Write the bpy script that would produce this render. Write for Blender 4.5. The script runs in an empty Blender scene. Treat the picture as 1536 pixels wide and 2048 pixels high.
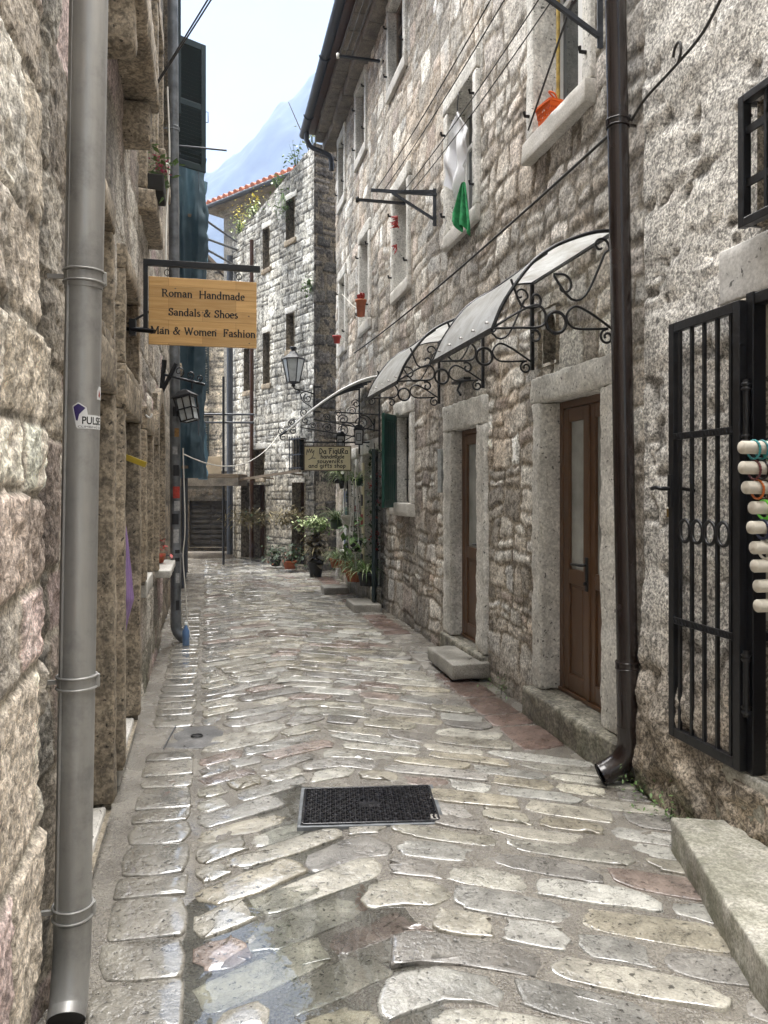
import bpy, bmesh, math, random
import numpy as np
from mathutils import Vector, Matrix, noise as mn
R = math.radians
sc = bpy.context.scene
col = sc.collection
random.seed(7)

# ------------------------------------------------------------------ object helpers
def link(o, parent=None):
    col.objects.link(o)
    if parent is not None: o.parent = parent
    return o
def tag(o, label, cat, group=None):
    o['label'] = label; o['category'] = cat
    if group: o['group'] = group
    return o
def thing(name, label, cat, loc=(0, 0, 0), rz=0.0, group=None):
    o = bpy.data.objects.new(name, None); link(o)
    o.location = loc; o.rotation_euler = (0, 0, rz); o.empty_display_size = .1
    return tag(o, label, cat, group)
def copy_tree(o, parent=None):
    c = o.copy(); link(c)
    if parent is not None: c.parent = parent
    for ch in list(o.children): copy_tree(ch, c)
    return c

def catmull(pts, n=6, closed=False):
    P = [Vector(p) for p in pts]; out = []
    m = len(P)
    rng = range(m if closed else m - 1)
    for i in rng:
        if closed: p0, p1, p2, p3 = P[i - 1], P[i], P[(i + 1) % m], P[(i + 2) % m]
        else:
            p1, p2 = P[i], P[i + 1]
            p0 = P[i - 1] if i > 0 else p1 * 2 - p2
            p3 = P[i + 2] if i + 2 < m else p2 * 2 - p1
        for k in range(n):
            t = k / n
            out.append(.5 * ((2 * p1) + (p2 - p0) * t + (2 * p0 - 5 * p1 + 4 * p2 - p3) * t * t + (3 * p1 - p0 - 3 * p2 + p3) * t ** 3))
    if not closed: out.append(P[-1])
    return out

class MB:
    def __init__(s): s.v = []; s.f = []; s.sm = []
    def add(s, vs, fs, smooth=False):
        b = len(s.v); s.v += [tuple(v) for v in vs]
        for f in fs: s.f.append(tuple(b + i for i in f)); s.sm.append(smooth)
        return s
    def box(s, a, b, bev=0.0, M=None):
        x0, y0, z0 = [min(p, q) for p, q in zip(a, b)]; x1, y1, z1 = [max(p, q) for p, q in zip(a, b)]
        if bev > 0:
            bev = min(bev, .49 * min(x1 - x0, y1 - y0, z1 - z0))
            bm = bmesh.new()
            vs = [bm.verts.new(p) for p in ((x0, y0, z0), (x1, y0, z0), (x1, y1, z0), (x0, y1, z0), (x0, y0, z1), (x1, y0, z1), (x1, y1, z1), (x0, y1, z1))]
            for f in ((0, 3, 2, 1), (4, 5, 6, 7), (0, 1, 5, 4), (1, 2, 6, 5), (2, 3, 7, 6), (3, 0, 4, 7)): bm.faces.new([vs[i] for i in f])
            bmesh.ops.bevel(bm, geom=list(bm.edges), offset=bev, segments=2, affect='EDGES', profile=.5)
            bm.verts.index_update()
            V = [v.co.copy() for v in bm.verts]; F = [[v.index for v in f.verts] for f in bm.faces]; bm.free()
        else:
            V = [Vector(p) for p in ((x0, y0, z0), (x1, y0, z0), (x1, y1, z0), (x0, y1, z0), (x0, y0, z1), (x1, y0, z1), (x1, y1, z1), (x0, y1, z1))]
            F = [(0, 3, 2, 1), (4, 5, 6, 7), (0, 1, 5, 4), (1, 2, 6, 5), (2, 3, 7, 6), (3, 0, 4, 7)]
        if M is not None: V = [M @ v for v in V]
        return s.add(V, F)
    def bar(s, p, q, w, h=None, up=(0, 0, 1)):
        p = Vector(p); q = Vector(q); d = q - p; L = d.length; d.normalize()
        u = Vector(up)
        if abs(d.dot(u)) > .95: u = Vector((1, 0, 0))
        sx = d.cross(u).normalized(); uz = sx.cross(d)
        M = Matrix((sx, d, uz)).transposed().to_4x4(); M.translation = p
        h = h or w
        return s.box((-w / 2, 0, -h / 2), (w / 2, L, h / 2), M=M)
    def tube(s, pts, r, n=8, caps=True, closed=False):
        P = [Vector(p) for p in pts]; m = len(P)
        rr = r if hasattr(r, '__len__') else [r] * m
        t0 = (P[1] - P[0]).normalized()
        nrm = t0.orthogonal().normalized(); V = []; F = []
        for i in range(m):
            if closed: t = (P[(i + 1) % m] - P[i - 1])
            else: t = (P[min(i + 1, m - 1)] - P[max(i - 1, 0)])
            t.normalize()
            nrm = (nrm - t * nrm.dot(t))
            if nrm.length < 1e-6: nrm = t.orthogonal()
            nrm.normalize(); b = t.cross(nrm)
            for k in range(n):
                a = 2 * math.pi * k / n
                V.append(P[i] + (nrm * math.cos(a) + b * math.sin(a)) * rr[i])
        for i in range(m if closed else m - 1):
            j = (i + 1) % m
            for k in range(n):
                F.append((i * n + k, i * n + (k + 1) % n, j * n + (k + 1) % n, j * n + k))
        s.add(V, F, True)
        if caps and not closed:
            s.add(V[:n], [tuple(range(n))[::-1]]); s.add(V[-n:], [tuple(range(n))])
        return s
    def lathe(s, prof, n=24, c=(0, 0, 0), M=None, smooth=True):
        V = []; F = []
        for (r, z) in prof:
            for k in range(n):
                a = 2 * math.pi * k / n
                v = Vector((c[0] + r * math.cos(a), c[1] + r * math.sin(a), c[2] + z))
                V.append(M @ v if M is not None else v)
        for i in range(len(prof) - 1):
            for k in range(n):
                F.append((i * n + k, i * n + (k + 1) % n, (i + 1) * n + (k + 1) % n, (i + 1) * n + k))
        return s.add(V, F, smooth)
    def grid(s, fn, nu, nv, smooth=True):
        V = [fn(i / nu, j / nv) for j in range(nv + 1) for i in range(nu + 1)]
        F = [(j * (nu + 1) + i, j * (nu + 1) + i + 1, (j + 1) * (nu + 1) + i + 1, (j + 1) * (nu + 1) + i) for j in range(nv) for i in range(nu)]
        return s.add(V, F, smooth)
    def prism(s, poly, t, M=None):
        n = len(poly)
        V = [Vector((p[0], 0, p[1])) for p in poly] + [Vector((p[0], t, p[1])) for p in poly]
        F = [tuple(range(n)), tuple(range(2 * n - 1, n - 1, -1))] + [(i, i + n, (i + 1) % n + n, (i + 1) % n) for i in range(n)]
        if M is not None: V = [M @ v for v in V]
        return s.add(V, F)
    def build(s, name, m, parent=None):
        me = bpy.data.meshes.new(name); me.from_pydata(s.v, [], s.f)
        me.polygons.foreach_set('use_smooth', s.sm)
        ms = m if isinstance(m, (list, tuple)) else [m]
        for k in ms: me.materials.append(k)
        me.update()
        return link(bpy.data.objects.new(name, me), parent)

def mesh_np(name, V, F, m, parent=None, colr=None, smooth=True):
    me = bpy.data.meshes.new(name)
    V = np.ascontiguousarray(V, dtype=np.float32); F = np.ascontiguousarray(F, dtype=np.int32)
    me.vertices.add(len(V)); me.vertices.foreach_set('co', V.ravel())
    me.loops.add(F.size); me.loops.foreach_set('vertex_index', F.ravel())
    me.polygons.add(len(F)); me.polygons.foreach_set('loop_start', np.arange(0, F.size, 4, dtype=np.int32))
    me.polygons.foreach_set('use_smooth', np.full(len(F), smooth))
    me.update(calc_edges=True); me.validate()
    if colr is not None:
        at = me.color_attributes.new('col', 'FLOAT_COLOR', 'POINT')
        c = np.ones((len(V), 4), np.float32); c[:, :colr.shape[1]] = colr
        at.data.foreach_set('color', c.ravel())
    me.materials.append(m)
    return link(bpy.data.objects.new(name, me), parent)

def rough_block(name, a, b, m, parent=None, res=.05, rad=.012, amp=.006, seed=0, mb=None):
    """a worn dressed stone: subdivided block, rounded edges, uneven faces"""
    lo = [min(p, q) for p, q in zip(a, b)]; hi = [max(p, q) for p, q in zip(a, b)]
    ax_ = []
    for i in range(3):
        L_ = hi[i] - lo[i]; rd_ = min(rad, L_ * .3); k = max(1, min(40, int(round((L_ - 2 * rd_) / res))))
        ax_.append([lo[i], lo[i] + rd_ * .35] + [lo[i] + rd_ + (L_ - 2 * rd_) * q / k for q in range(k + 1)] + [hi[i] - rd_ * .35, hi[i]])
    n = [len(q) - 1 for q in ax_]
    idx = {}; V = []; F = []
    def vid(i, j, k):
        key = (i, j, k)
        if key not in idx:
            p = Vector((ax_[0][i], ax_[1][j], ax_[2][k]))
            q = Vector([min(max(p[c], lo[c] + rad), hi[c] - rad) for c in range(3)])
            d = p - q
            if d.length > 1e-9:
                dn = d.normalized()
                w = mn.noise(p * 9 + Vector((seed * 3.1, 0, 0))) * amp + mn.noise(p * 31 + Vector((0, seed * 1.7, 0))) * amp * .5
                chip = max(0, mn.noise(p * 5 + Vector((0, 0, seed * 2.3))) - .25) * amp * 3 if sum(1 for c in d if abs(c) > 1e-6) > 1 else 0
                p = q + dn * (rad + w - chip)
            idx[key] = len(V); V.append(p)
        return idx[key]
    for ax in range(3):
        u, v = [(1, 2), (2, 0), (0, 1)][ax]
        for side in (0, n[ax]):
            for i in range(n[u]):
                for j in range(n[v]):
                    q = []
                    for (di, dj) in ((0, 0), (1, 0), (1, 1), (0, 1)):
                        t = [0, 0, 0]; t[ax] = side; t[u] = i + di; t[v] = j + dj; q.append(vid(*t))
                    F.append(q if side else q[::-1])
    if mb is not None: return mb.add(V, F, True)
    o = MB().add(V, F, True).build(name, m, parent)
    return o

# ------------------------------------------------------------------ materials
def new_mat(name):
    m = bpy.data.materials.new(name); m.use_nodes = True
    nt = m.node_tree; b = nt.nodes['Principled BSDF']
    return m, nt, b
def N(nt, t, **kw):
    n = nt.nodes.new(t)
    for k, v in kw.items():
        if k.startswith('i_'):
            key = k[2:].replace('_', ' ')
            n.inputs[key].default_value = v
        else: setattr(n, k, v)
    return n
def ramp(nt, src, stops, interp='LINEAR'):
    r = nt.nodes.new('ShaderNodeValToRGB'); r.color_ramp.interpolation = interp
    el = r.color_ramp.elements
    while len(el) < len(stops): el.new(.5)
    for e, (p, c) in zip(el, stops):
        e.position = p; e.color = (c, c, c, 1) if not hasattr(c, '__len__') else (*c, 1)
    nt.links.new(src, r.inputs[0]); return r.outputs[0]
def mixc(nt, mode, f, a, b):
    m = nt.nodes.new('ShaderNodeMix'); m.data_type = 'RGBA'; m.blend_type = mode
    def put(sock, v):
        if hasattr(v, 'is_linked'): nt.links.new(v, sock)
        elif hasattr(v, '__len__'): sock.default_value = (*v[:3], 1)
        else: sock.default_value = v
    put(m.inputs[0], f); put(m.inputs[6], a); put(m.inputs[7], b)
    return m.outputs[2]
def noise_tex(nt, vec, scale, detail=3, rough=.6, dist=0):
    n = N(nt, 'ShaderNodeTexNoise'); n.inputs['Scale'].default_value = scale; n.inputs['Detail'].default_value = detail
    n.inputs['Roughness'].default_value = rough; n.inputs['Distortion'].default_value = dist
    nt.links.new(vec, n.inputs['Vector']); return n.outputs['Fac']
def coords(nt, scale=(1, 1, 1)):
    tc = N(nt, 'ShaderNodeTexCoord'); mp = N(nt, 'ShaderNodeMapping'); mp.inputs['Scale'].default_value = scale
    nt.links.new(tc.outputs['Object'], mp.inputs['Vector']); return mp.outputs['Vector']
def bump(nt, b, h, strength, dist, prev=None):
    n = N(nt, 'ShaderNodeBump'); n.inputs['Strength'].default_value = strength; n.inputs['Distance'].default_value = dist
    nt.links.new(h, n.inputs['Height'])
    if prev is not None: nt.links.new(prev, n.inputs['Normal'])
    nt.links.new(n.outputs[0], b.inputs['Normal']); return n.outputs[0]

def stone_mat(name, base=None, var=(.62, 1.3), vs=7, sp=(.55, 1.25), ss=60, bs=.6, bd=.012, rough=(.6, .95), moss=None, streak=None, pits=None, wet=0, crisp=None):
    m, nt, b = new_mat(name); v = coords(nt)
    if base is None:
        c = N(nt, 'ShaderNodeAttribute', attribute_name='col').outputs['Color']
    else:
        c = ramp(nt, noise_tex(nt, v, 3.5, 4), [(.3, base[0]), (.7, base[1])])
    n1 = noise_tex(nt, v, vs, 5, .65); c = mixc(nt, 'MULTIPLY', 1, c, ramp(nt, n1, [(.28, var[0]), (.72, var[1])]))
    n2 = noise_tex(nt, v, ss, 3, .7); c = mixc(nt, 'MULTIPLY', 1, c, ramp(nt, n2, [(.33, sp[0]), (.62, sp[1])]))
    if crisp:
        n5 = noise_tex(nt, v, crisp[0], 2, .55, .5); c = mixc(nt, 'MULTIPLY', 1, c, ramp(nt, n5, [(.40, crisp[1]), (.50, .92), (.60, crisp[2])]))
        n6 = noise_tex(nt, v, crisp[0] * .36, 3, .6, .8); c = mixc(nt, 'MULTIPLY', 1, c, ramp(nt, n6, [(.36, crisp[1] * 1.1), (.44, 1.0), (.62, crisp[2] * .93)]))
    if pits:
        n3 = noise_tex(nt, v, pits[0], 2, .5, .4); c = mixc(nt, 'MULTIPLY', 1, c, ramp(nt, n3, [(pits[1], .22), (pits[1] + .05, 1)]))
    if streak:
        vs2 = coords(nt, (1, 1, .06)); s1 = noise_tex(nt, vs2, streak[0], 4, .6)
        c = mixc(nt, 'MULTIPLY', streak[1], c, ramp(nt, s1, [(.38, .3), (.58, 1)]))
    if moss:
        tc = N(nt, 'ShaderNodeTexCoord'); sp3 = N(nt, 'ShaderNodeSeparateXYZ'); nt.links.new(tc.outputs['Object'], sp3.inputs[0])
        mr = N(nt, 'ShaderNodeMapRange'); nt.links.new(sp3.outputs['Z'], mr.inputs[0])
        mr.inputs[1].default_value = moss[0]; mr.inputs[2].default_value = moss[1]; mr.inputs[3].default_value = .75; mr.inputs[4].default_value = 0
        mm = N(nt, 'ShaderNodeMath', operation='MULTIPLY'); nt.links.new(mr.outputs[0], mm.inputs[0])
        nt.links.new(ramp(nt, noise_tex(nt, v, 6, 5), [(.42, 0), (.6, 1)]), mm.inputs[1])
        c = mixc(nt, 'MIX', mm.outputs[0], c, moss[2])
    nt.links.new(c, b.inputs['Base Color'])
    nt.links.new(ramp(nt, n1, [(.3, rough[0]), (.7, rough[1])]), b.inputs['Roughness'])
    b.inputs['Specular IOR Level'].default_value = .35 + wet
    p = bump(nt, b, n2, bs, bd * .5)
    p2 = bump(nt, b, noise_tex(nt, v, ss * .3, 4, .65), bs, bd, p)
    return m

def plain(name, c, rough=.5, metal=0, spec=.5, var=.12, vs=12, bmp=0, rvar=.1, bscale=40):
    m, nt, b = new_mat(name); v = coords(nt)
    n = noise_tex(nt, v, vs, 4, .6)
    lo = [x * (1 - var) for x in c]; hi = [min(1, x * (1 + var)) for x in c]
    nt.links.new(ramp(nt, n, [(.3, lo), (.7, hi)]), b.inputs['Base Color'])
    nt.links.new(ramp(nt, n, [(.3, max(.02, rough - rvar)), (.7, min(1, rough + rvar))]), b.inputs['Roughness'])
    b.inputs['Metallic'].default_value = metal; b.inputs['Specular IOR Level'].default_value = spec
    if bmp: bump(nt, b, noise_tex(nt, v, bscale, 3), bmp, .004)
    return m

def wood_mat(name, c1, c2, scale=(1, 1, 14), rough=.45, planks=False):
    m, nt, b = new_mat(name); v = coords(nt, scale)
    n = noise_tex(nt, v, 4, 6, .6, .6)
    cw = ramp(nt, n, [(.3, c1), (.7, c2)])
    if planks:
        tc = N(nt, 'ShaderNodeTexCoord'); sp = N(nt, 'ShaderNodeSeparateXYZ'); cb = N(nt, 'ShaderNodeCombineXYZ')
        nt.links.new(tc.outputs['Object'], sp.inputs[0]); nt.links.new(sp.outputs['Y'], cb.inputs[0]); nt.links.new(sp.outputs['Z'], cb.inputs[1])
        bk = N(nt, 'ShaderNodeTexBrick'); nt.links.new(cb.outputs[0], bk.inputs['Vector'])
        for k, v_ in (('Scale', 1.0), ('Brick Width', .42), ('Row Height', .072), ('Mortar Size', .0008), ('Bias', 0.0)): bk.inputs[k].default_value = v_
        bk.inputs['Color1'].default_value = (.80, .78, .74, 1); bk.inputs['Color2'].default_value = (1.08, 1.06, 1.02, 1); bk.inputs['Mortar'].default_value = (.5, .42, .34, 1)
        cw = mixc(nt, 'MULTIPLY', 1, cw, bk.outputs['Color'])
    nt.links.new(cw, b.inputs['Base Color'])
    b.inputs['Roughness'].default_value = rough
    bump(nt, b, n, .15, .004); return m
def glass_mat(name, tint=(.03, .035, .035), rough=.04):
    m, nt, b = new_mat(name); v = coords(nt)
    n = noise_tex(nt, v, 2.2, 4, .6)
    nt.links.new(ramp(nt, n, [(.3, [x * .6 for x in tint]), (.7, [x * 1.5 for x in tint])]), b.inputs['Base Color'])
    b.inputs['Roughness'].default_value = rough; b.inputs['Specular IOR Level'].default_value = .8
    bump(nt, b, noise_tex(nt, v, 3, 2), .05, .01); return m

M = {}
M['iron'] = plain('wrought_iron', (.006, .006, .007), .42, 0, .5, .3, 30, .3, .12)
M['iron_grey'] = plain('painted_iron', (.035, .04, .05), .45, 0, .5, .3, 20, .2)
M['zinc'] = plain('zinc_pipe', (.42, .415, .40), .40, .5, .5, .22, 5, .12, .14, 14)
m_, nt, b = new_mat('zinc_pipe_streaked'); v = coords(nt, (1, 1, .07)); v0 = coords(nt)
n = noise_tex(nt, v, 9, 5, .65); n2 = noise_tex(nt, v0, 7, 5, .7)
cz = mixc(nt, 'MULTIPLY', 1, ramp(nt, n, [(.3, (.30, .29, .275)), (.65, (.44, .435, .42))]), ramp(nt, n2, [(.3, .72), (.5, 1), (.75, 1.08)]))
nt.links.new(cz, b.inputs['Base Color']); nt.links.new(ramp(nt, n2, [(.3, .55), (.7, .32)]), b.inputs['Roughness']); b.inputs['Metallic'].default_value = .5
bump(nt, b, n2, .15, .006); M['zinc'] = m_
M['pipe_dirty'] = plain('stained_pipe', (.16, .17, .18), .45, .5, .5, .45, 9, .1)
M['brown_metal'] = plain('brown_pipe', (.014, .0075, .006), .22, 0, .7, .3, 6, .04, .08)
M['door_wood'] = plain('brown_door_paint', (.105, .054, .025), .34, 0, .5, .1, 5, .06, .06)
M['door_wood_dark'] = plain('dark_door_paint', (.05, .02, .009), .4, 0, .5, .2, 5, .06)
M['glass'] = glass_mat('window_glass')
M['door_glass'] = glass_mat('pale_door_glass', (.30, .31, .295), .12)
M['white_paint'] = plain('white_frame', (.7, .71, .7), .4, 0, .5, .06)
M['green_paint'] = plain('green_shutter', (.006, .05, .035), .4, 0, .5, .25, 8, .08)
M['dark_green'] = plain('dark_green_shutter', (.008, .02, .02), .5, 0, .4, .25, 8, .08)
M['black_text'] = plain('black_lettering', (.012, .011, .01), .6)
M['dark_inside'] = plain('dark_interior', (.02, .018, .015), .9)
M['cord'] = plain('dark_cord', (.03, .028, .026), .7)
M['cord_white'] = plain('pale_cord', (.62, .6, .55), .8)
M['white_cloth'] = plain('white_cotton', (.78, .79, .82), .85, 0, .2, .05, 9, .2, .05)
M['green_cloth'] = plain('green_cotton', (.05, .30, .12), .85, 0, .2, .4, 22, .2, .05)
M['orange'] = plain('orange_plastic', (.75, .13, .015), .4, 0, .5, .08)
M['terracotta'] = plain('terracotta', (.36, .11, .05), .75, 0, .3, .2, 10, .1)
M['red'] = plain('red_pepper', (.35, .03, .02), .45, 0, .4, .3)
M['leaf'] = plain('leaf_green', (.10, .18, .05), .5, 0, .4, .45, 30)
M['leaf_pale'] = plain('pale_leaf', (.40, .48, .24), .5, 0, .4, .3, 30)
M['leaf_dark'] = plain('dark_leaf', (.03, .055, .02), .5, 0, .4, .45, 30)
M['straw'] = plain('dry_grass', (.24, .205, .12), .8, 0, .2, .35, 30)
M['yellow_flower'] = plain('yellow_flower', (.6, .5, .08), .7, 0, .2, .2)
M['dark_stem'] = plain('dark_stem', (.05, .04, .025), .9)
M['frame_stone'] = stone_mat('dressed_stone', ((.72, .70, .64), (.86, .845, .80)), (.70, 1.15), 4, (.78, 1.1), 60, .5, .008, (.6, .9), pits=(38, .30), streak=(3.2, .35), crisp=(44, .80, 1.08))
M['frame_stone_left'] = stone_mat('brown_dressed_stone', ((.30, .245, .175), (.44, .37, .28)), (.6, 1.3), 4, (.7, 1.15), 70, .5, .008, (.6, .95), pits=(34, .29), streak=(4, .5), crisp=(40, .6, 1.2))
M['sill_stone'] = stone_mat('pale_sill_stone', ((.50, .48, .43), (.66, .64, .6)), (.8, 1.1), 5, (.8, 1.1), 80, .3, .005, (.5, .8))
M['mossy_stone'] = stone_mat('mossy_step_stone', ((.35, .335, .28), (.51, .49, .43)), (.5, 1.25), 4, (.7, 1.15), 80, .5, .006, (.5, .9), moss=(-.05, .30, (.075, .085, .03)), crisp=(66, .74, 1.1))
M['step_stone'] = stone_mat('wet_step_stone', ((.20, .19, .165), (.33, .315, .28)), (.6, 1.25), 6, (.6, 1.25), 90, .4, .005, (.25, .6), wet=.2)
M['threshold'] = stone_mat('mossy_threshold', ((.26, .24, .19), (.38, .36, .30)), (.5, 1.3), 6, (.65, 1.2), 70, .5, .006, (.4, .85), moss=(-.02, .26, (.06, .065, .03)), streak=(9, .6), crisp=(40, .62, 1.2))
M['wall'] = stone_mat('rubble_wall', None, (.7, 1.2), 11, (.62, 1.2), 95, .7, .007, (.65, .95), crisp=(46, .60, 1.2))
M['wall_pale'] = stone_mat('pale_ashlar_wall', None, (.6, 1.25), 3.5, (.7, 1.2), 60, .6, .012, (.65, .95), streak=(2.6, .7), crisp=(22, .55, 1.22))
M['wall_left'] = stone_mat('brown_rubble_wall', None, (.7, 1.2), 9, (.65, 1.18), 120, .8, .009, (.7, .95), crisp=(56, .60, 1.2))
M['wall_cast'] = stone_mat('roughcast_wall', None, (.72, 1.22), 5, (.6, 1.2), 120, .8, .006, (.75, .95), crisp=(62, .46, 1.25))
M['pale_plaster'] = stone_mat('pale_lintel_plaster', ((.56, .55, .52), (.70, .69, .665)), (.75, 1.15), 3, (.8, 1.1), 60, .3, .005, (.7, .95), pits=(24, .29), streak=(3, .4))
M['plaster'] = stone_mat('old_plaster', ((.42, .38, .29), (.58, .53, .43)), (.7, 1.2), 3, (.85, 1.08), 60, .25, .004, (.7, .95), pits=(20, .3))
M['wood_board'] = wood_mat('pine_board', (.55, .31, .105), (.70, .45, .19), (1.2, 1, 16), .42, True)
M['old_wood'] = wood_mat('weathered_wood', (.10, .075, .05), (.22, .17, .12), (1, 1, 9), .8)
M['tile'] = plain('clay_roof_tile', (.36, .13, .08), .8, 0, .3, .35, 5, .2)

# ------------------------------------------------------------------ numpy noise and masonry
def h2(ix, iy, seed):
    with np.errstate(over='ignore'):
        n = (ix.astype(np.int64) * 374761393 + iy.astype(np.int64) * 668265263 + seed * 1274126177) & 0xffffffff
        n = ((n ^ (n >> 13)) * 1274126177) & 0xffffffff
        n = (n ^ (n >> 16)) & 0xffffff
    return n / float(0xffffff)
def vn(x, y, seed=0):
    xi = np.floor(x); yi = np.floor(y); fx = x - xi; fy = y - yi
    fx = fx * fx * (3 - 2 * fx); fy = fy * fy * (3 - 2 * fy)
    a = h2(xi, yi, seed); b = h2(xi + 1, yi, seed); c = h2(xi, yi + 1, seed); d = h2(xi + 1, yi + 1, seed)
    return (a * (1 - fx) + b * fx) * (1 - fy) + (c * (1 - fx) + d * fx) * fy
def fbm(x, y, o=4, seed=0, g=.5):
    s = 0; a = 1; t = 0
    for i in range(o):
        s = s + a * vn(x, y, seed + i * 17); t += a; a *= g; x = x * 2.03 + 5.1; y = y * 2.03 + 1.7
    return s / t
def sstep(a, b, x):
    t = np.clip((x - a) / (b - a), 0, 1); return t * t * (3 - 2 * t)

def masonry(X, Z, rowh, lens, warp, seed, corner=.03, split=.25, hv=(.65, 1.4)):
    """irregular coursed stones: distance to the joint, per-stone random numbers"""
    rg = np.random.RandomState(seed)
    Xw = X + warp * (fbm(X * 2.2, Z * 2.2, 3, seed) - .5) * 2; Zw = Z + warp * .8 * (fbm(X * 2.0 + 9, Z * 2.6 + 4, 3, seed + 5) - .5) * 2
    zb = [float(Z.min()) - 1]
    while zb[-1] < Z.max() + 1: zb.append(zb[-1] + rowh * rg.uniform(*hv))
    zb = np.array(zb); row = np.clip(np.searchsorted(zb, Zw.ravel()) - 1, 0, len(zb) - 2)
    xw = Xw.ravel(); zw = Zw.ravel()
    z0 = zb[row]; z1 = zb[row + 1]
    x0 = np.zeros_like(xw); x1 = np.ones_like(xw); sid = np.zeros(xw.shape, np.int64)
    xa, xb_ = X.min() - 2, X.max() + 2
    for r in np.unique(row):
        k = row == r
        b = [xa - rg.uniform(0, lens[1])]
        while b[-1] < xb_: b.append(b[-1] + rg.uniform(*lens) * (.7 + .3 * (zb[r + 1] - zb[r]) / rowh))
        b = np.array(b); j = np.clip(np.searchsorted(b, xw[k]) - 1, 0, len(b) - 2)
        x0[k] = b[j]; x1[k] = b[j + 1]; sid[k] = j + r * 1000
    hs = h2(sid, sid * 0 + 3, seed)
    sp = hs < split
    zm = z0 + (z1 - z0) * (.35 + .3 * h2(sid, sid * 0 + 9, seed))
    up = sp & (zw > zm)
    z0 = np.where(up, zm, z0); z1 = np.where(sp & ~up, zm, z1); sid = np.where(up, sid + 500000, sid)
    dx = np.minimum(xw - x0, x1 - xw); dz = np.minimum(zw - z0, z1 - zw)
    d = np.minimum(dx, dz)
    c = (dx < corner) & (dz < corner)
    d = np.where(c, corner - np.hypot(corner - dx, corner - dz), d)
    lx = (xw - (x0 + x1) / 2) / (x1 - x0); lz = (zw - (z0 + z1) / 2) / (z1 - z0)
    rnd = [h2(sid, sid * 0 + i * 7 + 1, seed + 31) for i in range(6)]
    s = X.shape
    return d.reshape(s), [r.reshape(s) for r in rnd], lx.reshape(s), lz.reshape(s)

def pal(rnd, colors):
    C = np.array(colors, np.float32); i = np.clip((rnd * len(C)).astype(int), 0, len(C) - 1); return C[i]

def axis(lo, hi, spans, edges):
    """sorted grid lines: spans = [(from, to, step)], edges are kept exactly"""
    g = []
    for a, b, st in spans: g += list(np.arange(a, b, st))
    g = [x for x in g if lo < x < hi and all(abs(x - e) > .008 for e in edges)]
    g = sorted(set(round(x, 5) for x in g + [lo, hi] + [e for e in edges if lo < e < hi])); return np.array(g)

def wall_mesh(name, m, parent, xs, zs, hfn, holes, depth=4.0, reveal=.35, roof=None, off=.0):
    X, Z = np.meshgrid(xs, zs)
    H, C = hfn(X, Z)
    nx, nz = len(xs), len(zs)
    V = np.stack([X, H, Z], -1).reshape(-1, 3)
    if roof is not None: V[:, 2] = np.minimum(V[:, 2], roof(V[:, 0]))
    cx = (xs[:-1] + xs[1:]) / 2; cz = (zs[:-1] + zs[1:]) / 2
    keep = np.ones((nz - 1, nx - 1), bool)
    for (a, b, c, d) in holes:
        keep &= ~((cx[None, :] > a) & (cx[None, :] < b) & (cz[:, None] > c) & (cz[:, None] < d))
    if roof is not None: keep &= cz[:, None] < roof(cx)[None, :]
    I = np.arange(nx * nz).reshape(nz, nx)
    q = np.stack([I[:-1, :-1], I[:-1, 1:], I[1:, 1:], I[1:, :-1]], -1)[keep]
    q = q[:, ::-1]
    Vx = []; Fx = []; Cx = []
    base = len(V)
    def quad(pts, c=(.3, .26, .2)):
        b = base + len(Vx); Vx.extend(pts); Cx.extend([c] * 4); Fx.append((b, b + 1, b + 2, b + 3))
    for (a, b, c, d) in holes:
        r = -reveal
        a -= off; b += off; c -= off; d += off
        quad([(a, .01, c), (a, .01, d), (a, r, d), (a, r, c)]); quad([(b, .01, d), (b, .01, c), (b, r, c), (b, r, d)])
        quad([(a, .01, d), (b, .01, d), (b, r, d), (a, r, d)]); quad([(b, .01, c), (a, .01, c), (a, r, c), (b, r, c)])
    a, b, c = xs[0], xs[-1], zs[0]; d = zs[-1] if roof is None else float(roof(np.array([a]))[0]); e = zs[-1] if roof is None else float(roof(np.array([b]))[0])
    y0 = -.045
    quad([(a, y0, c), (a, y0, d), (a, -depth, d), (a, -depth, c)]); quad([(b, y0, e), (b, y0, c), (b, -depth, c), (b, -depth, e)])
    quad([(a, -depth, c), (a, -depth, d), (b, -depth, e), (b, -depth, c)]); quad([(a, y0, d), (b, y0, e), (b, -depth, e), (a, -depth, d)])
    V = np.concatenate([V, np.array(Vx)]); q = np.concatenate([q, np.array(Fx)])
    C = np.concatenate([C.reshape(-1, 3), np.array(Cx, np.float32)])
    return mesh_np(name, V, q, m, parent, C)

# ------------------------------------------------------------------ street frames
# the street runs along (-.224,.975); right-hand walls look along NR, left-hand walls along NL
AR = math.atan2(.9745, -.2242); AL = AR + math.pi
CA, SA = .9745, .2242
def PR(Y, z=0, d=0):           # a point d metres out from the right-hand wall line, at depth Y along it
    return Vector((2.327 - .23 * Y - CA * d, Y - SA * d, z))
def PL(Y, z=0, d=0):
    return Vector((-.46 - .23 * Y + CA * d, Y + SA * d, z))
K = 1.0262
HAZE, SKY, SUN, EXPO, CLOUD = .00085, .055, 2.2, 3.75, (.90, 1.0, 1.06)
# ------------------------------------------------------------------ wall surfaces
def clampf(H, X, Z, rects, v=-.02):
    for (a, b, c, d) in rects:
        k = (X > a - .01) & (X < b + .01) & (Z > c - .01) & (Z < d + .01)
        H = np.where(k, np.minimum(H, v), H)
    return H
def to3(f, c): return f[..., None] * np.array(c, np.float32)
def lerp3(a, b, t): return a * (1 - t[..., None]) + b * t[..., None]

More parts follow.
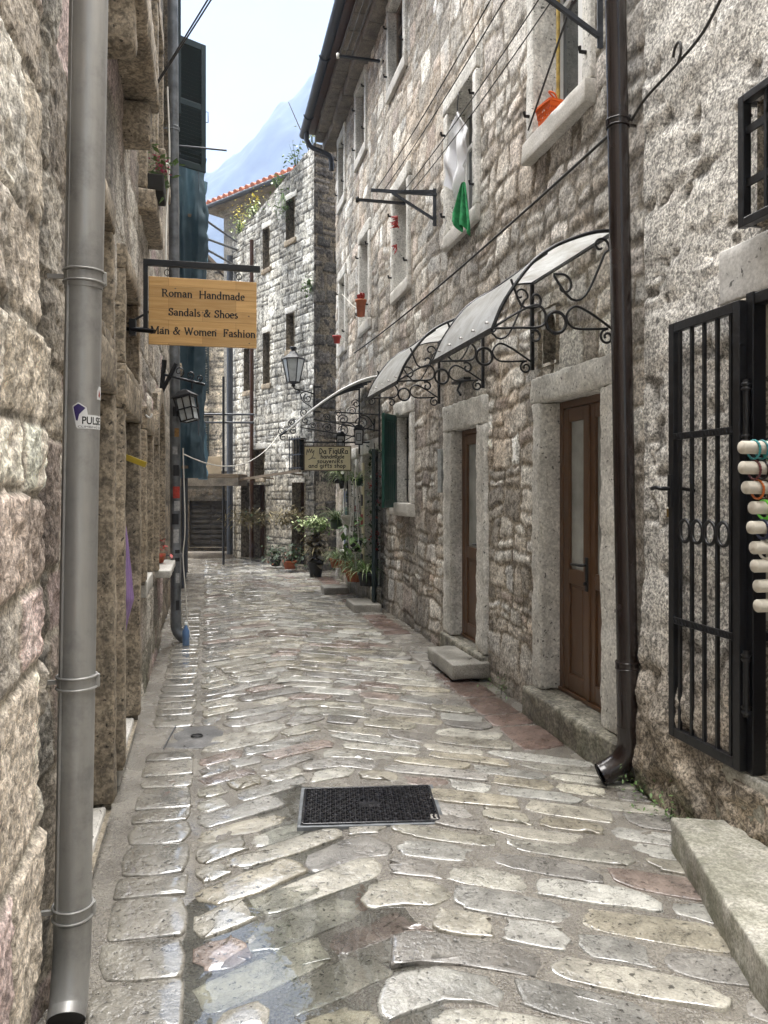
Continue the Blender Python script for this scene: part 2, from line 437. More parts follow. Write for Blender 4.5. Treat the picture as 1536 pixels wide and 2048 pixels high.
TALL = [(.40, .38, .345), (.325, .30, .262), (.27, .247, .215), (.46, .445, .41), (.37, .338, .295), (.52, .51, .485), (.345, .32, .285), (.32, .278, .245)]
def hf_tall(frames):
    def f(X, Z):
        d, r, lx, lz = masonry(X, Z, .20, (.11, .42), .115, 3, .035, .38, (.5, 1.7))
        dn = d + (fbm(X * 15, Z * 15, 4, 8, .6) - .5) * .04
        mask = sstep(.006, .026, dn - .012 * sstep(4.5, 1.0, X) * sstep(2.4, 3.2, Z))
        smear = sstep(.5, .62, fbm(X * .9 + 3, Z * .9, 4, 77)) * sstep(4.2, 2.4, Z) * .75
        near = sstep(4.5, 1.0, X) * sstep(2.4, 3.2, Z)           # the pale stones high on the near end
        H = mask * .009 * (.45 + 1.0 * r[1]) * (1 - .6 * smear) + mask * (lx * (r[2] - .5) + lz * (r[3] - .5)) * .016 - np.abs(fbm(X * 9, Z * 9, 5, 61, .6) - .5) * .022
        H = H + (fbm(X * 19, Z * 16, 5, 21, .66) - .5) * .020 + (fbm(X * 1.3, Z * 1.3, 3, 2) - .5) * .03 - .022
        H = H + sstep(.5, 0, Z) * .035 * fbm(X * 2, Z * 2, 3, 9)
        H = np.clip(H, -.075, .07)
        C = pal(r[0], TALL) * (.66 + .84 * r[4])[..., None]
        C = lerp3(C, pal(r[0], [(.52, .5, .46), (.44, .42, .385), (.36, .33, .29), (.56, .54, .51)]) * (.7 + .5 * r[4])[..., None], near * .75)
        mort = to3(.55 + .9 * fbm(X * 6, Z * 6, 4, 15), (.225, .196, .155))
        mort = lerp3(mort, mort * .62, near)
        C = lerp3(mort, C, mask)
        C = lerp3(C, to3(.6 + .8 * fbm(X * 3, Z * 3, 5, 41), (.345, .31, .265)), smear)
        st = sstep(.45, .65, fbm(X * 2.2, Z * .5, 4, 51)); C = C * (1 - .35 * st)[..., None]
        pk = sstep(.58, .7, fbm(X * 1.4, Z * 1.6, 3, 63)); C = C * (1 - pk[..., None] * (1 - np.array([1.0, .94, .89])))
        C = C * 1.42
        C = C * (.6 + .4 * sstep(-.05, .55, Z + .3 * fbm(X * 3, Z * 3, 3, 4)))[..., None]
        return clampf(H, X, Z, frames), np.clip(C, .01, 1)
    return f
LEFT = [(.39, .33, .25), (.46, .405, .325), (.335, .26, .21), (.43, .315, .285), (.35, .292, .225), (.30, .262, .215), (.49, .445, .37)]
def hf_left(frames, x_near):
    def f(X, Z):
        d, r, lx, lz = masonry(X, Z, .31, (.26, .5), .028, 12, .008, .15)
        dn = d + (fbm(X * 12, Z * 12, 4, 8) - .5) * .035
        mask = sstep(.005, .020, dn)
        q = sstep(-.012, .012, X - x_near - .16 * (vn(np.floor(Z / .33) * 7.3, Z * 0, 4) - .5) - .03 * (fbm(Z * 11, X * 11, 3, 3) - .5))                  # the big pale quoins at the near end
        H = mask * (.010 + .003 * q) * (.4 + .9 * r[1]) + mask * (lx * (r[2] - .5) + lz * (r[3] - .5)) * .018
        H = H + (fbm(X * 5, Z * 5, 5, 31, .55) - .5) * .016 + (fbm(X * 1.5, Z * 1.5, 3, 2) - .5) * .04 - .035 + q * .02
        H = H - np.abs(fbm(X * 11, Z * 14, 6, 91, .6) - .5) * .036 + .003 + q * .03 + (fbm(X * 34, Z * 40, 4, 92, .65) - .5) * .014
        H = np.clip(H, -.09, .085)
        C = pal(r[0], LEFT) * (.68 + .6 * r[4])[..., None]
        C = C * (1.28 + .8 * q)[..., None]
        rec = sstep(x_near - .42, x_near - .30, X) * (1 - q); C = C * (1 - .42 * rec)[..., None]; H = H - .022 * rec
        mort = to3(.55 + .9 * fbm(X * 5, Z * 5, 4, 15), (.40, .345, .26))
        C = lerp3(mort, C, mask)
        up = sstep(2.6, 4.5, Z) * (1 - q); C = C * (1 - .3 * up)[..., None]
        dark = sstep(.5, .68, fbm(X * 2.4, Z * 1.2, 5, 51)); C = C * (1 - .42 * dark)[..., None]
        C = C * .72 + C.mean(-1, keepdims=True) * .28
        wt = sstep(.55, .72, fbm(X * 3, Z * 3, 4, 88)); C = C * (1 + .35 * wt)[..., None]
        g = sstep(.55, .0, Z) * sstep(.4, .6, fbm(X * 4, Z * 4, 3, 5)); C = lerp3(C, to3(np.ones_like(Z), (.075, .075, .025)), g * .7)
        return clampf(H, X, Z, frames), np.clip(C, .01, 1)
    return f
def hf_mid(frames, seed=5, cols=((.74, .72, .655), (.66, .64, .575), (.56, .535, .475), (.80, .785, .73)), dark=1.0, rowh=.155):
    def f(X, Z):
        d, r, lx, lz = masonry(X, Z, rowh, (rowh * .8, rowh * 2.2), .03, seed, .025, .12, (.75, 1.25))
        mask = sstep(.002, .016, d + (fbm(X * 12, Z * 12, 3, 8) - .5) * .02)
        H = mask * .018 * (.5 + .7 * r[1]) + mask * (lx * (r[2] - .5) + lz * (r[3] - .5)) * .02 + (fbm(X * 8, Z * 8, 4, 3) - .5) * .022 - .025
        C = pal(r[0], cols) * (.75 + .4 * r[4])[..., None]
        C = lerp3(to3(.5 + fbm(X * 5, Z * 5, 3, 6), (.10, .095, .085)), C, mask)
        bl = sstep(.46, .66, fbm(X * 1.1, Z * .45, 5, seed + 7)); C = C * (1 - .42 * dark * bl)[..., None]
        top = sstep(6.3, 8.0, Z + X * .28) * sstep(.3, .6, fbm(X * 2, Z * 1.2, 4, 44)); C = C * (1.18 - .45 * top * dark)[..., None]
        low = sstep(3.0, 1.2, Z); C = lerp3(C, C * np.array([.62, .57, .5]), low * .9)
        return clampf(H, X, Z, frames), np.clip(C, .01, 1)
    return f
def hf_cast(frames):
    def f(X, Z):
        d, r, lx, lz = masonry(X, Z, .27, (.2, .5), .12, 23, .08, .25)
        mask = sstep(.0, .10, d + (fbm(X * 7, Z * 7, 4, 8) - .5) * .10)
        g = sstep(.42, .34, fbm(X * 5.5, Z * 8, 3, 71)) * sstep(.055, .0, d) # gouges where joints show through
        H = mask * .010 * (.4 + r[1]) + (fbm(X * 3, Z * 3, 3, 31) - .5) * .014 + (fbm(X * 18, Z * 18, 4, 33, .6) - .5) * .005 - g * .017 - .004
        low = sstep(1.2, .25, Z); H = H + low * (.05 + .10 * (fbm(X * 5, Z * 5, 5, 17, .6) - .35))
        H = np.clip(H, -.08, .13)
        C = to3(.85 + .35 * fbm(X * 3, Z * 3, 4, 9), (.66, .64, .60))
        C = C * (1 + .25 * sstep(.5, .75, fbm(X * 24, Z * 24, 2, 19)))[..., None]
        C = C * (1 - .5 * g)[..., None]
        C = lerp3(C, to3(.45 + .95 * fbm(X * 6, Z * 5, 5, 29), (.33, .265, .19)), low * .85)
        C = lerp3(C, to3(np.ones_like(Z), (.05, .06, .02)), sstep(.3, .0, Z) * sstep(.45, .6, fbm(X * 6, Z * 6, 3, 5)) * .8)
        return clampf(H, X, Z, frames), np.clip(C, .01, 1)
    return f

def sash(house, x0, x1, z0, z1, y=-.17, fm='white_paint', gm='glass', bars=1, w=.055, name='window'):
    """casement: frame with mullions as a part, its pane as a sub-part"""
    b = MB()
    b.box((x0, y - .05, z0), (x0 + w, y, z1), .006); b.box((x1 - w, y - .05, z0), (x1, y, z1), .006)
    b.box((x0 + w, y - .05, z1 - w), (x1 - w, y, z1), .006); b.box((x0 + w, y - .05, z0), (x1 - w, y, z0 + w), .006)
    for k in range(bars):
        xm = x0 + (x1 - x0) * (k + 1) / (bars + 1); b.box((xm - w * .6, y - .047, z0 + w), (xm + w * .6, y + .004, z1 - w), .005)
    zm = z0 + (z1 - z0) * .68; b.box((x0 + w, y - .045, zm - .02), (x1 - w, y - .003, zm + .02), .004)
    o = b.build(name, M[fm], house)
    MB().box((x0 + w * .6, y - .035, z0 + w * .6), (x1 - w * .6, y - .028, z1 - w * .6)).build('pane', M[gm], o)
    return o
def surround(house, x0, x1, z0, z1, m='frame_stone', lint=.17, jamb=.13, sill=.15, proud=.02, sp=.05, seed=1, deep=.2):
    mm = M[m]
    rough_block('lintel', (x0 - jamb, -deep, z1), (x1 + jamb, proud, z1 + lint), mm, house, .05, .012, .007, seed)
    rough_block('jamb', (x0 - jamb, -deep, z0), (x0, proud - .006, z1 - .003), mm, house, .05, .012, .007, seed + 1)
    rough_block('jamb', (x1, -deep, z0), (x1 + jamb, proud - .006, z1 - .003), mm, house, .05, .012, .007, seed + 2)
    if sill: rough_block('sill', (x0 - jamb, -deep, z0 - sill), (x1 + jamb, proud + sp, z0 - .003), M['sill_stone' if m == 'frame_stone' else m], house, .05, .007, .006, seed + 3)

# ================================================================== the setting
def struct(o): o['kind'] = 'structure'; return o
gm = plain('earth_ground', (.12, .11, .09), .9, 0, .3, .3, .2)
gmb = MB()
gmb.grid(lambda u, v: Vector(((u - .5) * 3600, -400 + v * 2400, -.14)), 12, 10)
struct(gmb.build('ground', gm))

# hazy mountain behind the roofs
def hill_h(x, y):
    t = np.interp(x, [-900, -420, -260, -145, -125, -97, -81, -66, -50, -25, 0, 60, 200, 500, 1200], [60, 110, 170, 232, 243, 268, 286, 300, 316, 326, 320, 330, 325, 300, 150])
    w = np.exp(-((y - 600) / 190.0) ** 2)
    return t * w + (fbm(x / 26.0, y / 26.0, 5, 3) - .5) * 26 * w - 3
xs = np.concatenate([np.arange(-900, -220, 12), np.arange(-220, 120, 2.0), np.arange(120, 900, 12)]); ys = np.concatenate([np.arange(300, 500, 9.), np.arange(500, 680, 4.), np.arange(680, 960, 14.)])
X, Y = np.meshgrid(xs, ys); Z = hill_h(X, Y)
I = np.arange(X.size).reshape(X.shape); q = np.stack([I[:-1, :-1], I[:-1, 1:], I[1:, 1:], I[1:, :-1]], -1).reshape(-1, 4)
M['hill'] = plain('wooded_limestone_slope', (.026, .033, .036), .95, 0, .1, .8, .05)
struct(mesh_np('hills', np.stack([X, Y, Z], -1).reshape(-1, 3), q, M['hill']))

# street bed: granular cement between the stones
sm, nt, b = new_mat('cement_joint'); v = coords(nt)
n1 = noise_tex(nt, v, 115, 2, .7); n2 = noise_tex(nt, v, 4, 5, .6)
c = mixc(nt, 'MULTIPLY', 1, ramp(nt, n2, [(.3, (.145, .130, .108)), (.7, (.25, .228, .192))]), ramp(nt, n1, [(.3, .45), (.7, 1.5)]))
nt.links.new(c, b.inputs['Base Color']); nt.links.new(ramp(nt, n2, [(.38, .10), (.62, .38)]), b.inputs['Roughness'])
b.inputs['Specular IOR Level'].default_value = .9
bump(nt, b, n1, 1.0, .008)
cw_ = ramp(nt, noise_tex(nt, v, 2.1, 5, .7, .6), [(.46, 0), (.56, .8)]); nt.links.new(cw_, b.inputs['Coat Weight']); b.inputs['Coat Roughness'].default_value = .14; b.inputs['Coat IOR'].default_value = 1.6
def street_h(r, q):
    """gentle dip: channel along the left, low hollow in the left foreground"""
    ch = np.exp(-((r + .05) / .10) ** 2) * .007
    hol = np.exp(-((r - .36) / .46) ** 2 - ((q - 2.5) / .8) ** 2) * .026 + np.exp(-((r - .45) / .35) ** 2 - ((q - 4.0) / .9) ** 2) * .016
    return -ch - hol
rs = np.arange(-.9, 2.9, .05); qs = np.concatenate([np.arange(-6, 1, .25), np.arange(1, 7, .05), np.arange(7, 26, .2)])
Rr, Q = np.meshgrid(rs, qs)
Zs = street_h(Rr, Q) - .0022 + (fbm(Rr * 6, Q * 6, 3, 2) - .5) * .006
def RQ(r, q): return r * CA - q * SA, r * SA + q * CA
Xs, Ys = RQ(Rr, Q)
I = np.arange(Rr.size).reshape(Rr.shape); qd = np.stack([I[:-1, :-1], I[:-1, 1:], I[1:, 1:], I[1:, :-1]], -1).reshape(-1, 4)
struct(mesh_np('street', np.stack([Xs, Ys, Zs], -1).reshape(-1, 3), qd, sm))
# the little square where the street bends left at the far end
MB().grid(lambda u, v: Vector((-14 + u * 13.2, 13.0 + v * 8, -.03)), 6, 6).build('far_pavement', sm)['kind'] = 'structure'

# paving stones laid in a chevron, wet
pm, nt, b = new_mat('wet_paving_stone'); v = coords(nt)
c = N(nt, 'ShaderNodeAttribute', attribute_name='col').outputs['Color']
n1 = noise_tex(nt, v, 9, 5, .65); n2 = noise_tex(nt, v, 46, 3, .55, .3); n3 = noise_tex(nt, v, 1.1, 4, .6); n4 = noise_tex(nt, v, 120, 2, .6)
c = mixc(nt, 'MULTIPLY', 1, c, ramp(nt, n1, [(.28, .62), (.7, 1.18)]))
c = mixc(nt, 'MULTIPLY', .9, c, ramp(nt, n2, [(.34, .2), (.39, 1)]))
c = mixc(nt, 'MULTIPLY', .6, c, ramp(nt, n4, [(.3, .6), (.6, 1.15)]))
n7 = noise_tex(nt, v, 5.5, 5, .6, .5); c = mixc(nt, 'MULTIPLY', .8, c, ramp(nt, n7, [(.488, 1), (.499, .45), (.501, .45), (.512, 1)]))
n8 = noise_tex(nt, v, 3.1, 5, .65, .3); c = mixc(nt, 'MULTIPLY', 1, c, ramp(nt, n8, [(.36, .68), (.58, 1.05)]))
nt.links.new(c, b.inputs['Base Color'])
rr = N(nt, 'ShaderNodeMath', operation='ADD'); nt.links.new(ramp(nt, n3, [(.40, .07), (.62, .30)]), rr.inputs[0]); nt.links.new(ramp(nt, n1, [(.3, 0), (.75, .16)]), rr.inputs[1])
nt.links.new(rr.outputs[0], b.inputs['Roughness']); b.inputs['Specular IOR Level'].default_value = .85
tcw = N(nt, 'ShaderNodeTexCoord'); dpr = N(nt, 'ShaderNodeVectorMath', operation='DOT_PRODUCT'); nt.links.new(tcw.outputs['Object'], dpr.inputs[0]); dpr.inputs[1].default_value = (CA, SA, 0)
mrw = N(nt, 'ShaderNodeMapRange'); nt.links.new(dpr.outputs['Value'], mrw.inputs[0]); mrw.inputs[1].default_value = .2; mrw.inputs[2].default_value = 1.9; mrw.inputs[3].default_value = .09; mrw.inputs[4].default_value = -.07   # rain runs to the lower, left side
adw = N(nt, 'ShaderNodeMath', operation='ADD'); nt.links.new(mrw.outputs[0], adw.inputs[0]); nt.links.new(noise_tex(nt, v, 3.4, 6, .75, .8), adw.inputs[1])
cw_ = ramp(nt, adw.outputs[0], [(.46, 0), (.53, 1)]); nt.links.new(cw_, b.inputs['Coat Weight'])
b.inputs['Coat Roughness'].default_value = .07; b.inputs['Coat IOR'].default_value = 1.95
p = bump(nt, b, n2, .55, .008); p = bump(nt, b, n1, .8, .014, p); bump(nt, b, n4, .25, .005, p)
PAL = [(.54, .51, .42), (.58, .57, .52), (.48, .45, .375), (.52, .475, .375), (.44, .42, .385), (.58, .55, .47), (.38, .37, .34), (.36, .285, .245), (.51, .50, .46), (.55, .53, .46), (.33, .31, .28)]
PV, PF, PC = [], [], []
rg = random.Random(5)
HOLES = [((-.074, 3.88), .345, .235, .065), ((-1.205, 4.95), .17, .225, .1)]   # metal covers: centre, half sizes, turn
def stone(outline, colr, hgt=.0, th=.016):
    """outline: closed list of (r,q); domed worn top"""
    n = len(outline); cr = sum(p[0] for p in outline) / n; cq = sum(p[1] for p in outline) / n
    hx, hy = RQ(cr, cq)
    for (c0, ha, hb, an) in HOLES:
        dx, dy = hx - c0[0], hy - c0[1]
        if abs(dx * math.cos(an) + dy * math.sin(an)) < ha and abs(-dx * math.sin(an) + dy * math.cos(an)) < hb: return
    base = len(PV); tr = rg.uniform(-.016, .016); tq = rg.uniform(-.016, .016)
    g = float(street_h(np.array(cr), np.array(cq)))
    for (sc_, zz) in ((1.0, -th), (.994, -.001), (.978, .0016), (.91, .0027), (.45, .0032)):
        for (r, q) in outline:
            rr_ = cr + (r - cr) * sc_; qq = cq + (q - cq) * sc_
            x, y = RQ(rr_, qq)
            PV.append((x, y, g * .6 + float(street_h(np.array(rr_), np.array(qq))) * .4 + hgt + zz + (rr_ - cr) * tr + (qq - cq) * tq + mn.noise(Vector((x * 7, y * 7, 0))) * .0035))
            PC.append(colr)
    for k in range(4):
        for i in range(n):
            j = (i + 1) % n
            PF.append((base + k * n + i, base + k * n + j, base + (k + 1) * n + j, base + (k + 1) * n + i))
    x, y = RQ(cr, cq); PV.append((x, y, g + hgt + .0032)); PC.append(colr); ci = len(PV) - 1
    for i in range(0, n, 2):
        PF.append((base + 4 * n + i, base + 4 * n + (i + 1) % n, base + 4 * n + (i + 2) % n, ci))
def rnd_outline(a, b, fn, n=28, e=6.0, jit=.02):
    """superellipse a x b mapped by fn(u,v)->(r,q), with wobble"""
    out = []; ph = rg.uniform(0, 9)
    e = rg.uniform(e * .6, e * 1.3)
    cut = [rg.uniform(0, 1) for _ in range(4)]
    for i in range(n):
        t = 2 * math.pi * i / n
        c_, s_ = math.cos(t), math.sin(t)
        u = math.copysign(abs(c_) ** (2 / e), c_); w = math.copysign(abs(s_) ** (2 / e), s_)
        kq = cut[(1 if u > 0 else 0) + (2 if w > 0 else 0)]
        if kq > .45 and abs(u) > .5 and abs(w) > .5: u *= 1 - .30 * (kq - .35); w *= 1 - .26 * (kq - .35)
        u = u * a + mn.noise(Vector((c_ * 1.6 + ph, s_ * 1.6, ph))) * jit * 1.6; w = w * b + mn.noise(Vector((c_ * 1.9, s_ * 1.9 + ph, 3))) * jit
        out.append(fn(u, w))
    return out
def tint(c, a, b_):
    f = rg.uniform(a, b_); return tuple(x * f for x in c)
def stone_col(red=.11):
    k = rg.random()
    base = PAL[7] if k < red else rg.choice([p for i, p in enumerate(PAL) if i != 7])
    f = rg.uniform(.62, .98); return tuple(x * f for x in base)
MS, R0 = .52, .70
def bend(r): return (.62 if r > R0 else .46) * (math.sqrt((r - R0) ** 2 + .08 ** 2) - .08)
w = -1.5
while w < 19.5:
    ph_ = rg.uniform(.15, .225) if w < 9 else rg.uniform(.16, .24)
    for side in (1, -1):
        r = R0 + rg.uniform(-.2, .12) if side > 0 else None
        if side > 0: rstart = r
        else: r = rstart
        rend = 2.24 if side > 0 and w - bend(2.0) < 4.1 else (1.86 if side > 0 else -.05)
        while (r < rend - .06) if side > 0 else (r > rend + .06):
            L = rg.choice([rg.uniform(.17, .30), rg.uniform(.26, .46), rg.uniform(.36, .60)])
            if side > 0: L = min(L, rend - r); L = rend - r if rend - r - L < .12 else L
            else: L = min(L, r - rend); L = r - rend if r - rend - L < .12 else L
            rc = r + side * L / 2
            wc = w + ph_ / 2
            jn = rg.uniform(.003, .008) + (.006 * max(0, min(1, (rc - .5) / .8)) if w < 5 else 0)
            tiltw = rg.uniform(-.06, .06)
            def fn(u, ww, rc=rc, wc=wc, side=side, tiltw=tiltw):
                rr_ = rc + u + side * MS * .55 * ww
                lo, hi = (-.05, 2.26)
                rr_ = min(max(rr_, lo), hi)
                return rr_, wc + ww + u * tiltw - bend(rr_)
            qc = wc - bend(rc)
            if .6 < qc < 17.5:
                stone(rnd_outline(L / 2 - jn, ph_ / 2 - jn * .9, fn), stone_col(.10), rg.uniform(-.005, .006))
            r += side * L
    w += ph_
q = .9
while q < 10.5:                    # kerb course along the left wall
    L = rg.uniform(.13, .30)
    stone(rnd_outline(.142, L / 2 - .004, lambda u, ww, q=q, L=L: (-.215 + u, q + L / 2 + ww), e=14, jit=.006), tint((.40, .375, .32), .5, .85), .004)
    q += L
q = 4.35
while q < 13.5:                    # reddish slabs along the right wall
    L = rg.uniform(.22, .5)
    cc = (.21, .145, .12) if rg.random() < .8 else (.34, .32, .285)
    stone(rnd_outline(.15, L / 2 - .012, lambda u, ww, q=q, L=L: (2.03 + u, q + L / 2 + ww), e=9, jit=.008), tint(cc, .75, 1.1), .002)
    q += L
fq = [f if len(f) == 4 else f for f in PF]
me = bpy.data.meshes.new('paving_stones'); me.from_pydata(PV, [], PF); me.polygons.foreach_set('use_smooth', [True] * len(PF))
at = me.color_attributes.new('col', 'FLOAT_COLOR', 'POINT'); at.data.foreach_set('color', np.concatenate([np.array(PC, np.float32), np.ones((len(PC), 1), np.float32)], 1).ravel())
me.materials.append(pm); struct(link(bpy.data.objects.new('paving_stones', me)))

# rain water standing in the hollow
wm, nt, b = new_mat('rain_water'); nt.nodes.remove(b); out = nt.nodes['Material Output']
tr = N(nt, 'ShaderNodeBsdfTransparent'); tr.inputs[0].default_value = (.93, .95, .95, 1); gl = N(nt, 'ShaderNodeBsdfGlossy'); gl.inputs['Roughness'].default_value = .015
fr = N(nt, 'ShaderNodeFresnel'); fr.inputs[0].default_value = 2.4; mx = N(nt, 'ShaderNodeMixShader')
vv = coords(nt); bn = N(nt, 'ShaderNodeBump'); bn.inputs['Strength'].default_value = .05; bn.inputs['Distance'].default_value = .02
nt.links.new(noise_tex(nt, vv, 9, 2, .5, .5), bn.inputs['Height']); nt.links.new(bn.outputs[0], gl.inputs['Normal'])
nt.links.new(fr.outputs[0], mx.inputs[0]); nt.links.new(tr.outputs[0], mx.inputs[1]); nt.links.new(gl.outputs[0], mx.inputs[2]); nt.links.new(mx.outputs[0], out.inputs[0])
rs = np.arange(-.12, 1.15, .03); qs = np.arange(1.2, 5.6, .03)
Rr, Q = np.meshgrid(rs, qs); G = street_h(Rr, Q); Xs, Ys = RQ(Rr, Q)
I = np.arange(Rr.size).reshape(Rr.shape); kp = (G[:-1, :-1] < -.004)
qd = np.stack([I[:-1, :-1], I[:-1, 1:], I[1:, 1:], I[1:, :-1]], -1)[kp]
wo = mesh_np('puddle_water', np.stack([Xs, Ys, np.full_like(Xs, -.0158)], -1).reshape(-1, 3), qd, wm); struct(wo)

# ================================================================== buildings
def xr(Y, Y0=4.05): return (Y - Y0) * K
# ---- tall rubble house on the right
T = thing('stone_house', 'tall rubble stone house with two brown doors under curved canopies', 'house', PR(4.05), AR)
tall_open = dict(door1=(.482, 1.303, .2, 2.19), door2=(2.617, 3.304, .2, 2.14), small=(4.9, 5.5, 1.42, 2.46), shop=(6.67, 7.62, .1, 2.08), shopwin=(8.2, 9.15, .55, 2.05),
    A=(.72, 1.457, 4.08, 5.4), B=(2.74, 3.47, 4.05, 5.22), C=(5.03, 5.70, 4.05, 5.2), D=(7.23, 7.85, 4.05, 5.3), E=(9.18, 9.7, 4.05, 5.2),
    F=(5.2, 5.95, 6.7, 7.7), G=(7.5, 8.16, 6.7, 7.7), Hh=(9.25, 9.8, 6.6, 7.6), vent=(1.12, 1.34, 2.46, 2.80))
fr_rects = [(.28, 1.45, 0, 2.365), (2.42, 3.56, 0, 2.38), (4.75, 5.62, 1.26, 2.64), (6.5, 7.8, 0, 2.3), (8.05, 9.3, .4, 2.2), (.60, 1.58, 3.86, 5.55), (2.61, 3.60, 3.88, 5.4), (4.9, 5.83, 3.88, 5.38),
            (7.1, 7.98, 3.88, 5.45), (9.05, 9.83, 3.88, 5.35), (5.07, 6.08, 6.5, 7.9), (7.37, 8.29, 6.5, 7.9), (9.12, 9.93, 6.45, 7.8)]
holes = list(tall_open.values())
ex = [e for h in holes for e in h[:2]]; ez = [e for h in holes for e in h[2:]]
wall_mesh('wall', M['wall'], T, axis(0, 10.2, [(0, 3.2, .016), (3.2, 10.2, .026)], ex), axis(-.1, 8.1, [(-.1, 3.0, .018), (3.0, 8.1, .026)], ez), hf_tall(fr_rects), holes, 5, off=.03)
# doors
def door(house, x0, x1, z0, z1, y, leaves, glaz=(1.05, 2.0), m='door_wood', gm='door_glass', handle_at=None):
    b = MB(); w = .05
    b.box((x0, y - .06, z0), (x0 + w, y, z1), .005); b.box((x1 - w, y - .06, z0), (x1, y, z1), .005); b.box((x0 + w, y - .06, z1 - w), (x1 - w, y, z1), .005)
    b.box((x0, y - .06, z0), (x1, y + .012, z0 + .025), .004)
    L = (x1 - x0 - 2 * w) / leaves; st = .075
    for k in range(leaves):
        a = x0 + w + k * L + .003; c = a + L - .006; zb = z0 + .03; zt = z1 - w - .004
        b.box((a, y - .055, zb), (a + st, y - .006, zt), .005); b.box((c - st, y - .055, zb), (c, y - .006, zt), .005)
        b.box((a + st, y - .055, zt - .09), (c - st, y - .007, zt), .005); b.box((a + st, y - .055, zb), (c - st, y - .007, zb + .11), .005)
        b.box((a + st, y - .055, glaz[0] - .10), (c - st, y - .007, glaz[0]), .005)
        b.box((a + st, y - .045, zb + .11), (c - st, y - .022, glaz[0] - .10))
        b.box((a + st + .025, y - .03, zb + .135), (c - st - .025, y - .016, glaz[0] - .125), .006)
    if leaves > 1:
        for k in range(1, leaves): b.box((x0 + w + k * L - .022, y - .02, z0 + .03), (x0 + w + k * L + .022, y + .006, z1 - w - .01), .006)
    o = b.build('door', M[m], house)
    g = MB()
    for k in range(leaves):
        a = x0 + w + k * L + st; c = a + L - 2 * st
        g.box((a - .005, y - .036, glaz[0] - .005), (c + .005, y - .028, z1 - w - .09))
    g.build('pane', M[gm], o)
    hx = handle_at if handle_at is not None else (x0 + x1) / 2
    h = MB(); h.box((hx - .018, y + .002, 1.02 - .09), (hx + .018, y + .016, 1.02 + .13), .005)
    h.tube([(hx, y + .01, 1.1), (hx, y + .055, 1.1), (hx + .03, y + .06, 1.1), (hx + .12, y + .055, 1.095)], .010, 8)
    h.tube([(hx, y + .012, .98), (hx, y + .03, .98)], .012, 8)
    h.build('handle', M['iron'], o)
    return o
door(T, .482, 1.303, .2, 2.19, -.12, 2, (1.05, 2.0))
door(T, 2.617, 3.304, .2, 2.14, -.085, 1, (1.05, 2.0), handle_at=2.617 + .10)
fs = M['frame_stone']
rough_block('lintel', (.27, -.22, 2.19), (1.46, .03, 2.37), fs, T, .035, .016, .013, 3)
rough_block('jamb', (.28, -.22, .2), (.482, .022, 2.187), fs, T, .035, .016, .013, 5)
rough_block('jamb', (1.303, -.22, .2), (1.45, .024, 2.187), fs, T, .035, .016, .013, 6)
rough_block('threshold', (.18, -.24, -.06), (1.46, .10, .197), M['threshold'], T, .035, .02, .014, 8)
rough_block('lintel', (2.42, -.22, 2.14), (3.56, .03, 2.38), fs, T, .035, .016, .013, 13)
rough_block('jamb', (2.42, -.22, .2), (2.617, .022, 2.137), fs, T, .035, .016, .013, 15)
rough_block('jamb', (3.304, -.22, .2), (3.56, .024, 2.137), fs, T, .035, .016, .013, 16)
rough_block('threshold', (2.40, -.24, -.06), (3.54, .06, .197), M['threshold'], T, .035, .02, .012, 18)
surround(T, *tall_open['small'], seed=21)
sash(T, *tall_open['small'], y=-.15, fm='old_wood', bars=0)
bars = MB()
for k in range(4): bars.tube([(4.98 + k * .14, -.10, 1.43), (4.98 + k * .14, -.10, 2.45)], .008, 6)
for z in (1.7, 2.2): bars.tube([(4.9, -.10, z), (5.5, -.10, z)], .007, 6)
bars.build('window_bars', M['iron'], T)
def shutter(house, hinge, ang, L, z0, z1, m='green_paint', louver=False, name='shutter'):
    """a shutter leaf hinged at (x,y), turned by ang from the wall line"""
    Mx = Matrix.Translation((hinge[0], hinge[1], 0)) @ Matrix.Rotation(ang, 4, 'Z')
    b = MB(); t = .035
    b.box((0, 0, z0), (.07, t, z1), .004, Mx); b.box((L - .07, 0, z0), (L, t, z1), .004, Mx)
    for z in ((z0, z0 + .09), (z1 - .09, z1), ((z0 + z1) / 2 - .04, (z0 + z1) / 2 + .04)): b.box((.07, .002, z[0]), (L - .07, t - .002, z[1]), .004, Mx)
    if louver:
        n = int((z1 - z0 - .2) / .05)
        for k in range(n):
            zc = z0 + .1 + (z1 - z0 - .2) * (k + .5) / n
            if abs(zc - (z0 + z1) / 2) < .05: continue
            Mk = Mx @ Matrix.Translation((0, t / 2, zc)) @ Matrix.Rotation(R(-58), 4, 'X')
            b.box((.065, -.028, -.004), (L - .065, .028, .004), 0, Mk)
    else:
        for k in range(4):
            a = .07 + (L - .14) * k / 4; b.box((a + .001, .008, z0 + .09), (a + (L - .14) / 4 - .003, t - .008, z1 - .09), .004, Mx)
    o = b.build(name, M[m], house)
    for z in (z0 + .15, z1 - .15): MB().box((-.03, .004, z - .015), (.10, -.006, z + .015), 0, Mx).build('hinge', M['iron'], o)
    return o
shutter(T, (5.52, .03), R(144), .40, 1.36, 2.48)
surround(T, *tall_open['shop'], sill=.0, seed=31, lint=.2)
sd = MB(); sd.box((6.67, -.3, .1), (6.75, -.24, 2.08), .005); sd.box((7.54, -.3, .1), (7.62, -.24, 2.08), .005); sd.box((6.75, -.3, 2.0), (7.54, -.24, 2.08), .005)
sd.build('door_frame', M['white_paint'], T)
surround(T, *tall_open['shopwin'], seed=41)
sash(T, *tall_open['shopwin'], y=-.12, bars=1)
